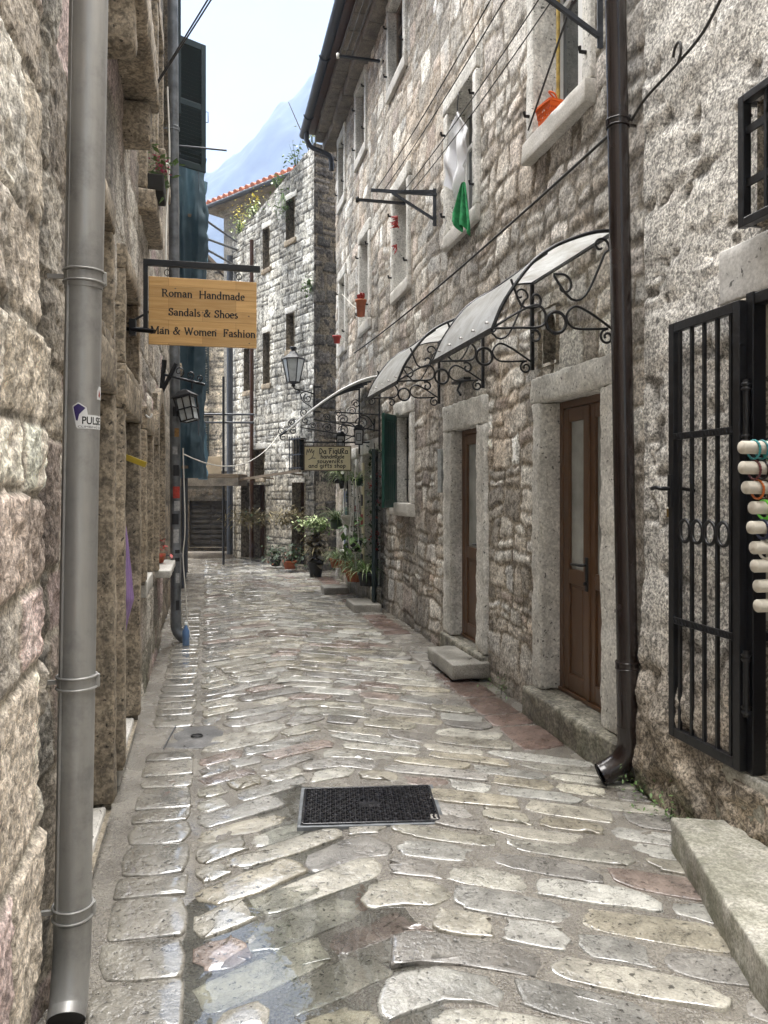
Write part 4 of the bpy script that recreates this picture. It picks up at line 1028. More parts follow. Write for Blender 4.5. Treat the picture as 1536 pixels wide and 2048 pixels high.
def letters(mb, text, x0, x1, zb, size, glyphs, thick, thin, to3, centre=False):
    """stroke lettering between x0 and x1 on the baseline zb; to3(x, z, k) gives the place on the board"""
    adv = sum(glyphs[c][0] for c in text)
    kx = (x1 - x0) / adv; x = x0; cnt = 0
    for c in text:
        a, st = glyphs[c]
        for poly in st:
            for i in range(len(poly) - 1):
                p = Vector((x + poly[i][0] * kx, zb + poly[i][1] * size)); q = Vector((x + poly[i + 1][0] * kx, zb + poly[i + 1][1] * size))
                d = q - p
                if d.length < 1e-7: continue
                dn = d.normalized(); hv = abs(dn.y); wdt = (thin + (thick - thin) * (hv if dn.x * dn.y <= .15 else hv * .45)) * size / 2
                nrm = Vector((-dn.y, dn.x)) * wdt; e = dn * wdt * .35; cnt += 1
                k = .0009 + .00002 * (cnt % 40)
                mb.add([to3(*(p - nrm - e), k), to3(*(q - nrm + e), k), to3(*(q + nrm + e), k), to3(*(p + nrm - e), k)], [(0, 1, 2, 3)])
        x += a * kx
    return mb

# ------------------------------------------------------------------ downpipes
def pipe_band(x, y, z, r, nm, parent, m, lean):
    b = MB()
    for dz in (-.017, .017): b.tube([(x + (r + .004) * math.cos(a), y + (r + .004) * math.sin(a), z + dz) for a in np.linspace(0, 2 * math.pi, 25)][:-1], .0042, 6, closed=True)
    b.lathe([(r + .0025, -.016), (r + .0025, .016)], 24, (x, y, z))
    b.box((x - .008, y + r, z - .02), (x + .008, y + r + .012, z + .02), .003)
    b.bar((x, y - r, z), (x, y - r - .05, z), .012)
    return b.build(nm, m, parent)
g = thing('drainpipe', 'grey metal downpipe with a white sticker in front of the brown house', 'drainpipe', PL(2.31, 0, .048), AL)
lean = -.0165
def gx(z): return (0 - (z) * lean * 0, 0 + z * .0165)
r = .0525
b = MB()
pts = [(.085, .0, .045), (.042, .0, .075), (.010, .001, .15)] + [(0, gx(z)[1], z) for z in (.22, .30)]
b.tube(catmull(pts, 5), r + .002, 28, caps=False)
b.tube([(0, gx(.30)[1], .30), (0, gx(2.24)[1], 2.24)], r, 28, caps=False)
b.tube([(0, gx(2.20)[1], 2.20), (0, gx(4.6)[1], 4.6)], r + .003, 28)
ob = b.build('pipe', M['zinc'], g)
MB().bar((r * .72, gx(.3)[1] - r * .72, .32), (r * .72, gx(4.5)[1] - r * .72, 4.5), .006, .004).build('seam', M['zinc'], g)
MB().tube([(.083, .0, .0464), (.079, .0, .0492)], r - .002, 28).build('pipe_mouth', M['dark_inside'], g)
for z in (.325, 1.015, 2.235): pipe_band(0, gx(z)[1], z, r + .001, 'pipe_clamp', g, M['zinc'], 0)
# stickers bent round the pipe (angle measured from the side that faces up the street)
def facing(p): q = Matrix.Rotation(-AL, 3, 'Z') @ (-Vector(p)); return math.atan2(q.y, q.x)
face = facing(PL(2.31, 0, .048))
def on_pipe(s, z, k): 
    a = face + s / r; rr_ = r + k
    return (rr_ * math.cos(a), gx(z)[1] + rr_ * math.sin(a), z)
M['sticker_white'] = plain('white_sticker', (.72, .72, .72), .5, 0, .4, .04)
M['sticker_violet'] = plain('violet_print', (.035, .02, .12), .5)
def patch(mb, poly, k):
    """flat outline (s,z) wrapped on the pipe by slicing"""
    ss = [p[0] for p in poly]; lo, hi = min(ss), max(ss); n = max(2, int((hi - lo) / .004))
    def zr(s):
        zz = []
        for i in range(len(poly)):
            (a, c), (d, e) = poly[i], poly[(i + 1) % len(poly)]
            if min(a, d) - 1e-9 <= s <= max(a, d) + 1e-9: zz += [c, e] if abs(d - a) < 1e-9 else [c + (e - c) * (s - a) / (d - a)]
        return min(zz), max(zz)
    V = []; F = []
    for i in range(n + 1):
        s = lo + (hi - lo) * i / n; z0, z1 = zr(s); V += [on_pipe(s, z0, k), on_pipe(s, z1, k)]
        if i: F.append((2 * i - 2, 2 * i, 2 * i + 1, 2 * i - 1))
    return mb.add(V, F, True)
zc = 1.805
stk = MB(); patch(stk, [(-.027, zc + .036), (-.010, zc + .048), (.014, zc + .032), (.004, zc + .012), (.085, zc + .010), (.085, zc - .030), (-.014, zc - .030), (-.022, zc + .006)], .0006)
so1 = stk.build('sticker', M['sticker_white'], g)
kt = MB(); patch(kt, [(-.024, zc + .034), (-.010, zc + .044), (.010, zc + .031), (-.007, zc + .012), (-.010, zc - .008), (-.016, zc - .006)], .0011); kt.build('kite_print', M['sticker_violet'], so1)
cu = bpy.data.curves.new('t', 'FONT'); cu.body = 'PULSE'; cu.size = 1; to = bpy.data.objects.new('t', cu); col.objects.link(to)
def text_mesh(body, offset=0.0):
    cu.body = body; cu.offset = offset; bpy.context.view_layer.update()
    dg = bpy.context.evaluated_depsgraph_get(); me = to.evaluated_get(dg).to_mesh()
    V = [v.co.copy() for v in me.vertices]; F = [tuple(p.vertices) for p in me.polygons]; to.evaluated_get(dg).to_mesh_clear()
    x0 = min(v.x for v in V); x1 = max(v.x for v in V); y0 = min(v.y for v in V); y1 = max(v.y for v in V)
    return [((v.x - x0) / (x1 - x0), (v.y - y0) / (y1 - y0)) for v in V], F
tv, tf = text_mesh('PULSE', .018); tm = MB(); tm.add([on_pipe(.001 + p[0] * .066, zc - .017 + p[1] * .023, .0012) for p in tv], tf)
tv, tf = text_mesh('CLIMBING CO.'); tm.add([on_pipe(-.010 + p[0] * .088, zc - .0275 + p[1] * .006, .0012) for p in tv], tf)
tm.build('sticker_print', M['black_text'], so1)
stk = MB(); patch(stk, [(.048, zc + .060), (.048, zc + .085), (.056, zc + .10), (.08, zc + .10), (.08, zc + .060)], .0006); s2 = stk.build('sticker', M['sticker_white'], g)
kt = MB(); patch(kt, [(.054, zc + .070), (.058, zc + .090), (.066, zc + .074), (.062, zc + .066)], .0011); kt.build('red_print', M['red'], s2)

p3 = thing('drainpipe', 'brown glossy downpipe between the roughcast house and the rubble house', 'drainpipe', (1.322, 4.14, 0), AR)
b = MB(); r3 = .0595
xb = lambda z: (0, .0195 * z)          # leans a little out towards the top
b.tube(catmull([(.03, .155, .055), (.025, .11, .075), (.012, .04, .125), (.0, .004, .21), (0, xb(.32)[1], .32)], 6), r3 + .002, 24, caps=False)
b.tube([(0, xb(.30)[1], .30), (0, xb(.67)[1], .67)], r3, 24, caps=False); b.tube([(0, xb(.65)[1], .65), (0, xb(4.9)[1], 4.9)], r3 - .004, 24)
b.build('pipe', M['brown_metal'], p3)
MB().tube([(.031, .158, .056), (.030, .156, .057)], r3 - .003, 24).build('pipe_mouth', M['dark_inside'], p3)
for z in (.645, 3.55): pipe_band(0, xb(z)[1], z, r3 - .002, 'pipe_clamp', p3, M['brown_metal'], 0)

p2 = thing('drainpipe', 'dirty grey downpipe covered in stickers at the far end of the brown house', 'drainpipe', (-2.148, 7.94, 0), AL)
b = MB(); b.tube(catmull([(.02, .10, .05), (.012, .05, .07), (0, .005, .15), (0, 0, .3)], 5), .056, 16, caps=False); b.tube([(0, 0, .28), (0, -.04, 8.1)], .053, 16)
b.build('pipe', M['pipe_dirty'], p2)
for z in (.9, 3.3, 5.3, 6.9): pipe_band(0, -.005 * z, z, .053, 'pipe_clamp', p2, M['pipe_dirty'], 0)
fc2 = facing((-2.148, 7.94, 0))
rgs = random.Random(4)
for z, s, hh, ww, cc in ((2.33, .01, .10, .06, 'k'), (2.12, .02, .09, .05, 'o'), (1.94, .0, .08, .05, 'w'), (1.72, .012, .11, .06, 'k'), (1.49, .015, .12, .075, 'r'), (1.36, .02, .10, .06, 'w'), (1.22, .0, .11, .07, 'k'), (1.03, .01, .14, .06, 'w'), (.84, .02, .12, .05, 'k'), (.62, .02, .10, .04, 'w'), (.34, .02, .10, .04, 'k')):
    mb = MB(); V = []; F = []
    for i in range(7):
        a = fc2 + (s - ww / 2 + ww * i / 6) / .053
        for zz in (z, z + hh): V.append((.0541 * math.cos(a), -.005 * z + .0541 * math.sin(a), zz))
        if i: F.append((2 * i - 2, 2 * i, 2 * i + 1, 2 * i - 1))
    mb.add(V, F, True)
    mm = {'k': ('dark_sticker', (.02, .02, .022)), 'o': ('ochre_sticker', (.30, .17, .06)), 'w': ('grey_sticker', (.36, .36, .36)), 'r': ('red_sticker', (.40, .045, .03))}[cc]
    if mm[0] not in M: M[mm[0]] = plain(mm[0], mm[1], .6, 0, .4, .35, 40)
    mb.build('sticker', M[mm[0]], p2)
cb = MB(); cb.tube(catmull([PL(7.75, 2.0, .21), PL(7.74, 1.2, .23), PL(7.75, .9, .21), PL(7.72, .5, .24), PL(7.72, .2, .26), PL(7.66, .04, .31)], 6), .007, 6)
tag(cb.build('cable', M['cord_white']), 'pale cable trailing down beside the sticker covered drainpipe', 'cable')
bt = thing('bottle', 'small clear blue bottle standing at the foot of the sticker covered drainpipe', 'bottle', PL(7.70, 0, .24), 0)
MB().lathe([(0, .01), (.035, .01), (.036, .15), (.014, .20), (.014, .22)], 14).build('body', plain('blue_plastic', (.12, .22, .42), .15), bt)
MB().lathe([(.016, .215), (.016, .245), (0, .245)], 12).build('cap', M['white_paint'], bt)

# ------------------------------------------------------------------ hanging shop sign
s_ = thing('shop_sign', 'pine board shop sign with black serif lettering hanging from a black bracket', 'sign', PL(4.85, 0, 0), AL)
th = R(0)
def bl(d, z, k=0): return Vector((k, d, z))     # out from the wall by d, front side = +x (towards the viewer)
b = MB()
b.box((-.012, .055, 2.60), (.012, .083, 3.04), .003); b.box((-.016, .055, 3.005), (.016, .785, 3.045), .003)
b.tube([(0, -.05, 2.60), (.0, .10, 2.60)], .013, 8); b.tube([(.0, -.05, 2.60), (.10, .13, 2.57)], .014, 8); b.tube([(0, -.04, 2.63), (0, .10, 2.72)], .008, 6)
b.box((-.03, -.03, 2.56), (.03, .012, 2.66), .004)
b.build('bracket', M['iron'], s_)
b = MB(); b.box((-.011, .088, 2.507), (.011, .7625, 2.937), .003)
bo_ = b.build('board', M['wood_board'], s_)
for d in (.20, .65):
    h = MB(); h.tube([(.004 * 0, d + .016 * math.cos(a), 2.968 + .020 * math.sin(a)) for a in np.linspace(0, 2 * math.pi, 17)][:-1], .003, 6, closed=True); h.tube([(0, d, 2.937), (0, d, 3.005)], .0025, 6); h.build('hook', M['iron'], s_)
t3 = lambda x, z, k: Vector((.011 + k, x, z))
L = MB()
def ux(u): return .088 + (u - 298) / 215 * .6745
def vz(v): return 2.937 - (v - 558) / 134 * .43
letters(L, 'Roman  Handmade', ux(323), ux(489), vz(596.5), .068, GL, .13, .075, t3)
letters(L, 'Sandals & Shoes', ux(336), ux(475), vz(633.5), .068, GL, .13, .075, t3)
letters(L, 'Man & Women  Fashion', ux(301), ux(511), vz(671), .068, GL, .13, .075, t3)
L.build('lettering', M['black_text'], bo_)
kn = MB()
for (u, v) in ((404, 625), (497, 628), (326, 659), (430, 659), (498, 683), (350, 580)): kn.add([t3(ux(u) + .006 * math.cos(a), vz(v) + .004 * math.sin(a), .0007) for a in np.linspace(0, 2 * math.pi, 9)[:-1]], [tuple(range(8))])
kn.build('knots', M['old_wood'], bo_)

sg = thing('shop_sign', 'cream shop sign with hand painted lettering and a drawn hand', 'sign', (-.795, 10.85, 0), R(-2))
M['sign_cream'] = plain('cream_board', (.80, .74, .52), .6, 0, .4, .12, 6)
b = MB(); b.box((-.325, -.010, 1.845), (.325, .010, 2.175), .003); bo2 = b.build('board', M['sign_cream'], sg)
b = MB()
for (a, c) in (((-.335, -.012, 1.835), (.335, .008, 1.847)), ((-.335, -.012, 2.173), (.335, .008, 2.185)), ((-.335, -.012, 1.847), (-.323, .008, 2.173)), ((.323, -.012, 1.847), (.335, .008, 2.173))): b.box(a, c)
b.build('rim', M['old_wood'], sg)
L = MB(); t4 = lambda x, z, k: Vector((x, -.010 - k, z))
letters(L, 'Da FIgURa', -.12, .29, 2.075, .115, HW, .11, .095, t4)
letters(L, 'handmade', -.10, .24, 2.010, .085, HW, .125, .11, t4)
letters(L, 'souvenIRs', -.15, .22, 1.945, .085, HW, .125, .11, t4)
letters(L, 'and gIfts shop', -.27, .26, 1.880, .085, HW, .125, .11, t4)
for ln in ([(-.30, 2.06), (-.29, 2.14), (-.275, 2.09), (-.255, 2.15), (-.245, 2.09), (-.222, 2.145), (-.218, 2.085), (-.19, 2.125), (-.20, 2.06), (-.225, 2.02), (-.17, 2.01)], [(-.27, 1.99), (-.22, 2.015), (-.18, 2.015)]):
    for i in range(len(ln) - 1):
        p, q = Vector(ln[i]), Vector(ln[i + 1]); n_ = Vector((-(q - p).y, (q - p).x)).normalized() * .004
        L.add([t4(*(p - n_), .0008), t4(*(q - n_), .0008), t4(*(q + n_), .0008), t4(*(p + n_), .0008)], [(0, 1, 2, 3)])
L.build('lettering', M['black_text'], bo2)
b = MB(); b.tube([(-.20, 0, 2.18), (-.20, 0, 2.24)], .005, 6); b.tube([(.24, 0, 2.18), (.24, 0, 2.24)], .005, 6); b.tube([(-.34, 0, 2.24), (.66, .10, 2.24)], .011, 8); b.tube([(.2, 0, 2.24), (.66, .10, 2.50)], .007, 6)
b.build('bracket', M['iron'], sg)

# ------------------------------------------------------------------ arched door canopies
cm, nt, bs_ = new_mat('milky_polycarbonate'); out = nt.nodes['Material Output']; v = coords(nt)
n1 = noise_tex(nt, v, 6, 6, .7, .8); cc = ramp(nt, n1, [(.3, (.64, .63, .60)), (.6, (.90, .91, .91))])
nt.links.new(cc, bs_.inputs['Base Color']); bs_.inputs['Roughness'].default_value = .22; bs_.inputs['Specular IOR Level'].default_value = .6
tl_ = N(nt, 'ShaderNodeBsdfTranslucent'); nt.links.new(cc, tl_.inputs[0]); mx = N(nt, 'ShaderNodeMixShader'); mx.inputs[0].default_value = .68
nt.links.new(bs_.outputs[0], mx.inputs[1]); nt.links.new(tl_.outputs[0], mx.inputs[2]); nt.links.new(mx.outputs[0], out.inputs[0])
def spiral(c, r0, r1, a0, a1, n=26): return [(c[0] + (r0 + (r1 - r0) * i / n) * math.cos(a0 + (a1 - a0) * i / n), c[1] + (r0 + (r1 - r0) * i / n) * math.sin(a0 + (a1 - a0) * i / n)) for i in range(n + 1)]
def canopy(label, Y0, Y1, d, zlo, zhi, group, scrolls=True):
    L = (Y1 - Y0) * K; H = zhi - zlo
    c = thing('door_canopy', label, 'canopy', PR(Y0, zlo), AR, group)
    prof = catmull([(0, 0, 1), (.17, 0, .972), (.343, 0, .90), (.53, 0, .79), (.704, 0, .615), (.90, 0, .277), (1, 0, 0)], 8)
    def arc(t): p = prof[int(round(t * (len(prof) - 1)))]; return Vector((0, d * p.x, H * p.z))     # from the wall out and down
    def sheet(u, v_):
        p = arc(v_); sag = -.018 * math.sin(math.pi * u) * math.sin(math.pi * min(1, v_ * 1.02))
        return Vector((u * L, p.y, p.z + sag + .004))
    b = MB(); b.grid(sheet, 10, 22); 
    b.grid(lambda u, v_: sheet(1 - u, v_) + Vector((0, -.004, -.004)), 10, 22)
    b.build('sheet', cm, c)
    for x in (0, L):
        f = MB(); f.tube([arc(t) + Vector((x, 0, 0)) for t in np.linspace(0, 1, 25)], .011, 8)
        f.bar((x, .012, -.03), (x, .012, H + .01), .024); f.bar((x, .01, H), (x, .01, H + .02), .03)
        f.build('side_frame', M['iron'], c)
        P = lambda pts: [Vector((x, p[0] * d / .75, p[1])) for p in pts]
        s1 = MB()
        s1.tube(catmull(P([(.745, .01), (.60, .10), (.50, .145), (.455, .13), (.435, .09), (.445, .045), (.49, .022), (.60, .015), (.745, .005)]), 5), .0075, 6)
        s1.tube(catmull(P([(.02, .03), (.15, .11), (.24, .15), (.285, .135), (.31, .09), (.29, .045), (.24, .025), (.12, .03), (.06, .035)] + [(p[0], p[1]) for p in spiral((.06, -.012), .045, .012, math.pi / 2, -math.pi * 2.2, 14)]), 4), .0075, 6)
        s1.tube(P([(.372 + .06 * math.cos(a), .055 + .06 * math.sin(a)) for a in np.linspace(0, 2 * math.pi, 21)][:-1]), .010, 6, closed=True)
        s1.tube(catmull(P(spiral((.33, .26), .012, .075, 0, -math.pi * 1.75, 16) + [(.28, .19), (.19, .22), (.10, .40), (.075, .46)] + spiral((.10, .50), .055, .012, math.pi * 1.1, -math.pi * .7, 12)), 3), .0075, 6)
        s1.tube(catmull(P(spiral((.50, .18), .012, .05, 0, math.pi * 1.6, 14) + [(.58, .14), (.64, .28)]), 3), .0075, 6)
        s1.tube(catmull(P(spiral((.50, -.03), .012, .04, math.pi * .3, -math.pi * 1.7, 14)), 3), .0075, 6)
        s1.build('scroll_bracket', M['iron'], c)
    e = MB(); e.bar((0, d, -.004), (L, d, -.004), .016, .026); e.bar((0, .015, H - .005), (L, .015, H - .005), .02, .03); e.tube([arc(.55) + Vector((0, 0, -.012)), arc(.55) + Vector((L, 0, -.012))], .009, 6)
    e.build('edge_rail', M['iron'], c)
    for i in range(5): MB().lathe([(0, .012), (.011, .010), (.012, 0)], 8, (L * (i + .5) / 5, d * .985, .055)).build('rivet', M['zinc'], c)
    return c
canopy('curved milky canopy on scroll brackets above the double door', 4.37, 5.48, .75, 2.465, 3.06, 'arched door canopies')
canopy('curved milky canopy on scroll brackets above the single brown door', 6.46, 7.68, .75, 2.465, 3.06, 'arched door canopies')
# shop canopy of clear strips with a scrolled rim
c = thing('shop_canopy', 'slim ribbed clear canopy with scrolled rim above the souvenir shop', 'canopy', PR(10.35, 2.36), AR)
L, d, H = 1.4, 1.22, .74
arc = lambda t: Vector((0, d * t, H * (1 - t ** 1.55)))
M['clear_strip'] = plain('clear_blue_strip', (.55, .60, .66), .12, 0, .8, .12, 6)
b = MB()
for i in range(5):
    x0 = L * i / 5 + .01; x1 = L * (i + 1) / 5 - .01
    b.grid(lambda u, v_: arc(v_) + Vector((x0 + (x1 - x0) * u, 0, .012)), 2, 14); b.grid(lambda u, v_: arc(v_) + Vector((x1 - (x1 - x0) * u, 0, .006)), 2, 14)
b.build('sheet', M['clear_strip'], c)
for i in range(6): MB().tube([arc(t) + Vector((L * i / 5, 0, 0)) for t in np.linspace(0, 1, 14)], .014, 8).build('rib', M['white_paint'] if i < 2 else M['iron_grey'], c)
for i in (0, 5):
    x = L * i / 5; b = MB()
    b.bar((x, .01, -.25), (x, .01, H), .022); b.tube([(x, 0, .0), (x, .9, .14)], .009, 6); b.tube([(x, 0, .22), (x, .62, .24)], .009, 6)
    for (cy, cz, rr_) in ((.25, .1, .09), (.5, .14, .075), (.72, .17, .05), (.12, .40, .07), (.33, .36, .06)): b.tube([Vector((x, p[0], p[1])) for p in spiral((cy, cz), rr_, .012, 0, math.pi * 3.2, 26)], .007, 6)
    for t in (.84, .97): 
        p = arc(t); b.tube([Vector((x, q[0], q[1])) for q in spiral((p.y, p.z + .05), .055, .012, -math.pi / 2, math.pi * 2.2, 22)], .007, 6); b.tube([Vector((x, q[0], q[1])) for q in spiral((p.y - .02, p.z - .05), .05, .012, math.pi / 2, -math.pi * 2, 22)], .007, 6)
    b.build('scroll_bracket', M['iron'], c)

# ------------------------------------------------------------------ lanterns
lgm = plain('frosted_lamp_glass', (.50, .53, .54), .3, 0, .6, .1, 8)
def tapered(mb, n, r0, r1, z0, z1, c=(0, 0, 0), rot=0):
    V = [Vector((c[0] + rr_ * math.cos(2 * math.pi * k / n + rot), c[1] + rr_ * math.sin(2 * math.pi * k / n + rot), c[2] + z)) for rr_, z in ((r0, z0), (r1, z1)) for k in range(n)]
    return mb.add(V, [(k, (k + 1) % n, n + (k + 1) % n, n + k) for k in range(n)] + [tuple(range(n))[::-1], tuple(range(n, 2 * n))])
sl_ = thing('street_lamp', 'black hexagonal street lantern on a scrolled arm at the ashlar house corner', 'street lamp', (-1.70, 14.42, 3.48), 0)
b = MB(); tapered(b, 6, .115, .205, .10, .52); b.build('lamp_glass', lgm, sl_)
b = MB()
for k in range(6):
    a = 2 * math.pi * k / 6; b.bar((.117 * math.cos(a), .117 * math.sin(a), .09), (.209 * math.cos(a), .209 * math.sin(a), .53), .018)
for rr_, z in ((.118, .09), (.212, .525)): b.tube([(rr_ * math.cos(2 * math.pi * k / 6), rr_ * math.sin(2 * math.pi * k / 6), z) for k in range(6)], .014, 6, closed=True)
tapered(b, 6, .225, .085, .53, .63); tapered(b, 6, .085, .06, .63, .67); b.lathe([(.035, .67), (.04, .69), (.06, .74), (.055, .76), (0, .76)], 10); b.lathe([(.0, .0), (.05, .02), (.03, .05), (.11, .09)], 12)
b.build('lamp_frame', M['iron'], sl_)
b = MB(); b.tube(catmull([(0, 0, .03), (.03, .0, -.03), (.14, .02, -.05), (.30, .06, -.09), (.38, .10, -.12)], 6), .014, 8)
b.bar((.38, .09, .05), (.38, .10, -.52), .03); b.tube([Vector((p[0], .08, p[1])) for p in spiral((.26, -.20), .09, .015, math.pi * .6, math.pi * 3.4, 30)], .010, 6)
b.tube(catmull([(.38, .1, -.45), (.30, .09, -.34), (.18, .06, -.26), (.13, .05, -.13), (.2, .05, -.08)], 6), .010, 6); b.tube([Vector((p[0], .03, p[1])) for p in spiral((.09, -.10), .045, .012, 0, math.pi * 2.6, 20)], .008, 6)
for z in (.02, -.45): b.bar((.38, .10, z), (.50, .13, z), .03)
b.build('arm', M['iron'], sl_)
def small_lantern(loc, rz, label, toward):
    t = thing('wall_lantern', label, 'lantern', loc, rz, 'small black lanterns by the souvenir shop')
    b = MB()
    for sx in (-1, 1):
        for sy in (-1, 1): b.bar((.05 * sx, .05 * sy, 0), (.062 * sx, .062 * sy, .2), .013)
    for z, h in ((0, .05), (.2, .064)): 
        for (p, q) in (((-h, -h), (h, -h)), ((h, -h), (h, h)), ((h, h), (-h, h)), ((-h, h), (-h, -h))): b.bar((p[0], p[1], z), (q[0], q[1], z), .014)
    for sx, sy in ((0, -1), (1, 0), (-1, 0)):
        for zz in (.05, .15):
            b.bar((-.03 if sx == 0 else .058 * sx, .058 * sy if sy else -.03, zz), (.03 if sx == 0 else .058 * sx, .058 * sy if sy else .03, zz), .008)
        for o_ in (-.03, .03): b.bar((o_ if sx == 0 else .058 * sx, .058 * sy if sy else o_, .05), (o_ if sx == 0 else .058 * sx, .058 * sy if sy else o_, .15), .008)
    b.build('lamp_frame', M['iron'], t)
    MB().box((-.045, -.045, .004), (.045, .045, .196)).build('lamp_glass', lgm, t)
    MB().lathe([(.075, .205), (.06, .25), (.03, .275), (.012, .28), (.012, .32), (0, .32)], 12).build('lamp_hood', M['iron'], t)
    b = MB(); tw = Vector(toward); b.tube(catmull([(0, 0, .32), tw * .15 + Vector((0, 0, .40)), tw * .6 + Vector((0, 0, .38)), tw + Vector((0, 0, .25))], 6), .009, 6); b.bar(tw + Vector((0, 0, .18)), tw + Vector((0, 0, .36)), .035); b.build('arm', M['iron'], t)
small_lantern(PR(11.75, 2.18, .29), 0, 'small black lantern behind the other, farther from the shutter', (.30, .05, 0))
small_lantern(PR(10.75, 2.20, .21), 0, 'small black lantern nearer to the green shutter', (.22, .05, 0))
tl2 = thing('wall_lantern', 'black wall lantern hanging crooked beside the sticker covered drainpipe', 'lantern', PL(7.75, 2.28, .28), R(-10))
Mt = Matrix.Rotation(R(-13), 4, 'Y')
b = MB()
for sx in (-1, 1):
    for sy in (-1, 1): b.bar(Mt @ Vector((.07 * sx, .07 * sy, 0)), Mt @ Vector((.085 * sx, .085 * sy, .24)), .014)
for z, h in ((0, .07), (.12, .079), (.24, .087)):
    for (p, q) in (((-h, -h), (h, -h)), ((h, -h), (h, h)), ((h, h), (-h, h)), ((-h, h), (-h, -h))): b.bar(Mt @ Vector((p[0], p[1], z)), Mt @ Vector((q[0], q[1], z)), .013)
b.bar(Mt @ Vector((0, -.075, 0)), Mt @ Vector((0, -.085, .24)), .010)
b.build('lamp_frame', M['iron'], tl2)
b = MB(); b.box((-.065, -.065, .005), (.065, .065, .235), 0, Mt); b.build('lamp_glass', lgm, tl2)
b = MB(); b.lathe([(.15, .245), (.145, .255), (.06, .31), (.02, .325), (0, .33)], 4, M=Mt @ Matrix.Rotation(R(45), 4, 'Z'), smooth=False); b.build('lamp_hood', M['iron'], tl2)
b = MB(); wx = Vector((-.30, -.02, 0))
b.bar(wx + Vector((0, 0, .30)), wx + Vector((.03, 0, .62)), .035); b.bar(wx + Vector((.16, 0, .58)), wx + Vector((-.02, 0, .26)), .03); b.tube([wx + Vector((0, 0, .48)), Vector((.16, 0, .36))], .014, 6); b.tube([Vector((.02, 0, .32)), Vector((.02, 0, .40))], .008, 6)
for cx, cz, r0 in ((-.12, .50, .06), (.0, .46, .045), (.1, .43, .035)): b.tube([Vector((p[0], 0, p[1])) for p in spiral((cx, cz), r0, .012, -math.pi / 2, math.pi * 1.8, 20)], .007, 6)
b.build('arm', M['iron'], tl2)

# ------------------------------------------------------------------ iron gate folded back against the roughcast wall
gt = thing('iron_gate', 'black barred iron gate with a row of rings folded back on the wall', 'gate', PR(3.27, .395, .055), AR)
L, Hh = .515, 2.0
b = MB(); b.box((0, -.018, 0), (.045, .018, Hh), .003); b.box((L - .042, -.018, 0), (L, .018, Hh), .003); b.box((.045, -.017, Hh - .045), (L - .042, .017, Hh), .003); b.box((.045, -.017, 0), (L - .042, .017, .045), .003); b.build('frame', M['iron'], gt)
for k in range(5):
    x = .075 + k * (L - .145) / 4; MB().box((x - .0075, -.0075, .045), (x + .0075, .0075, Hh - .045)).build('bar', M['iron'], gt)
for z in (.565, 1.45):
    tb = MB(); tb.box((.045, .008, z - .016), (L - .042, .022, z + .016), .003)
    for k in range(18): 
        x = .055 + k * (L - .11) / 17; tb.bar((x - .006, .024, z - .012), (x + .006, .024, z + .012), .006)
    tb.build('cross_bar', M['iron'], gt)
for k in range(4):
    x = .121 + k * (L - .145) / 4; MB().tube([(x + .040 * math.cos(a), .006, 1.0 + .052 * math.sin(a)) for a in np.linspace(0, 2 * math.pi, 25)][:-1], .0085, 8, closed=True).build('ring', M['iron'], gt)
b = MB(); b.box((L - .04, .018, 1.11), (L - .008, .03, 1.27), .003); b.tube(catmull([(L - .024, .03, 1.2), (L - .024, .075, 1.2), (L + .01, .08, 1.205), (L + .05, .075, 1.20)], 4), .010, 8); b.tube(catmull([(L - .024, -.02, 1.2), (L - .024, -.035, 1.2), (L - .12, -.04, 1.19)], 4), .009, 8); b.build('handle', M['iron'], gt)
MB().box((L - .004, -.014, 1.06), (L + .022, .014, 1.10), .002).build('lock', plain('brass', (.30, .2, .06), .4, .8), gt)
for z in (.38, 1.52):
    h = MB()
    for dz in (-.12, -.10, .10, .12): h.lathe([(.018, dz - .007), (.022, dz), (.018, dz + .007)], 12, (-.02, .0, z))
    h.lathe([(.014, -.14), (.014, .14)], 12, (-.02, 0, z)); h.build('hinge', M['iron'], gt)

# ------------------------------------------------------------------ steps
def step(label, loc, rz, a, b_, m, res=.04, seed=1, name='stone_step', nm='step'):
    o = rough_block(name, a, b_, M[m], None, res, .014, .008, seed); o.location = loc; o.rotation_euler = (0, 0, rz); tag(o, label, nm); return o
step('mossy concrete step below the shop doorway with the gate', (1.265, 3.40, 0), R(-5.5), (0, -2.2, -.06), (.62, 0, .146), 'mossy_stone', .03, 5)
step('grey stone slab step in front of the single brown door', PR(6.34, 0, .0), AR, (0, -.02, .03), (.75, .315, .153), 'step_stone', .03, 7)
step('low stone block step beside the potted plants, nearer the brown doors', PR(9.9, 0, 0), AR, (0, .08, -.02), (.62, .44, .10), 'step_stone', .03, 9)
step('low stone block step at the far end of the potted plants', PR(11.6, 0, 0), AR, (0, .18, -.02), (.42, .56, .10), 'step_stone', .03, 11)
rough_block('plinth', (6.35, -.05, -.05), (8.3, .14, .27), M['threshold'], T, .05, .02, .01, 17)

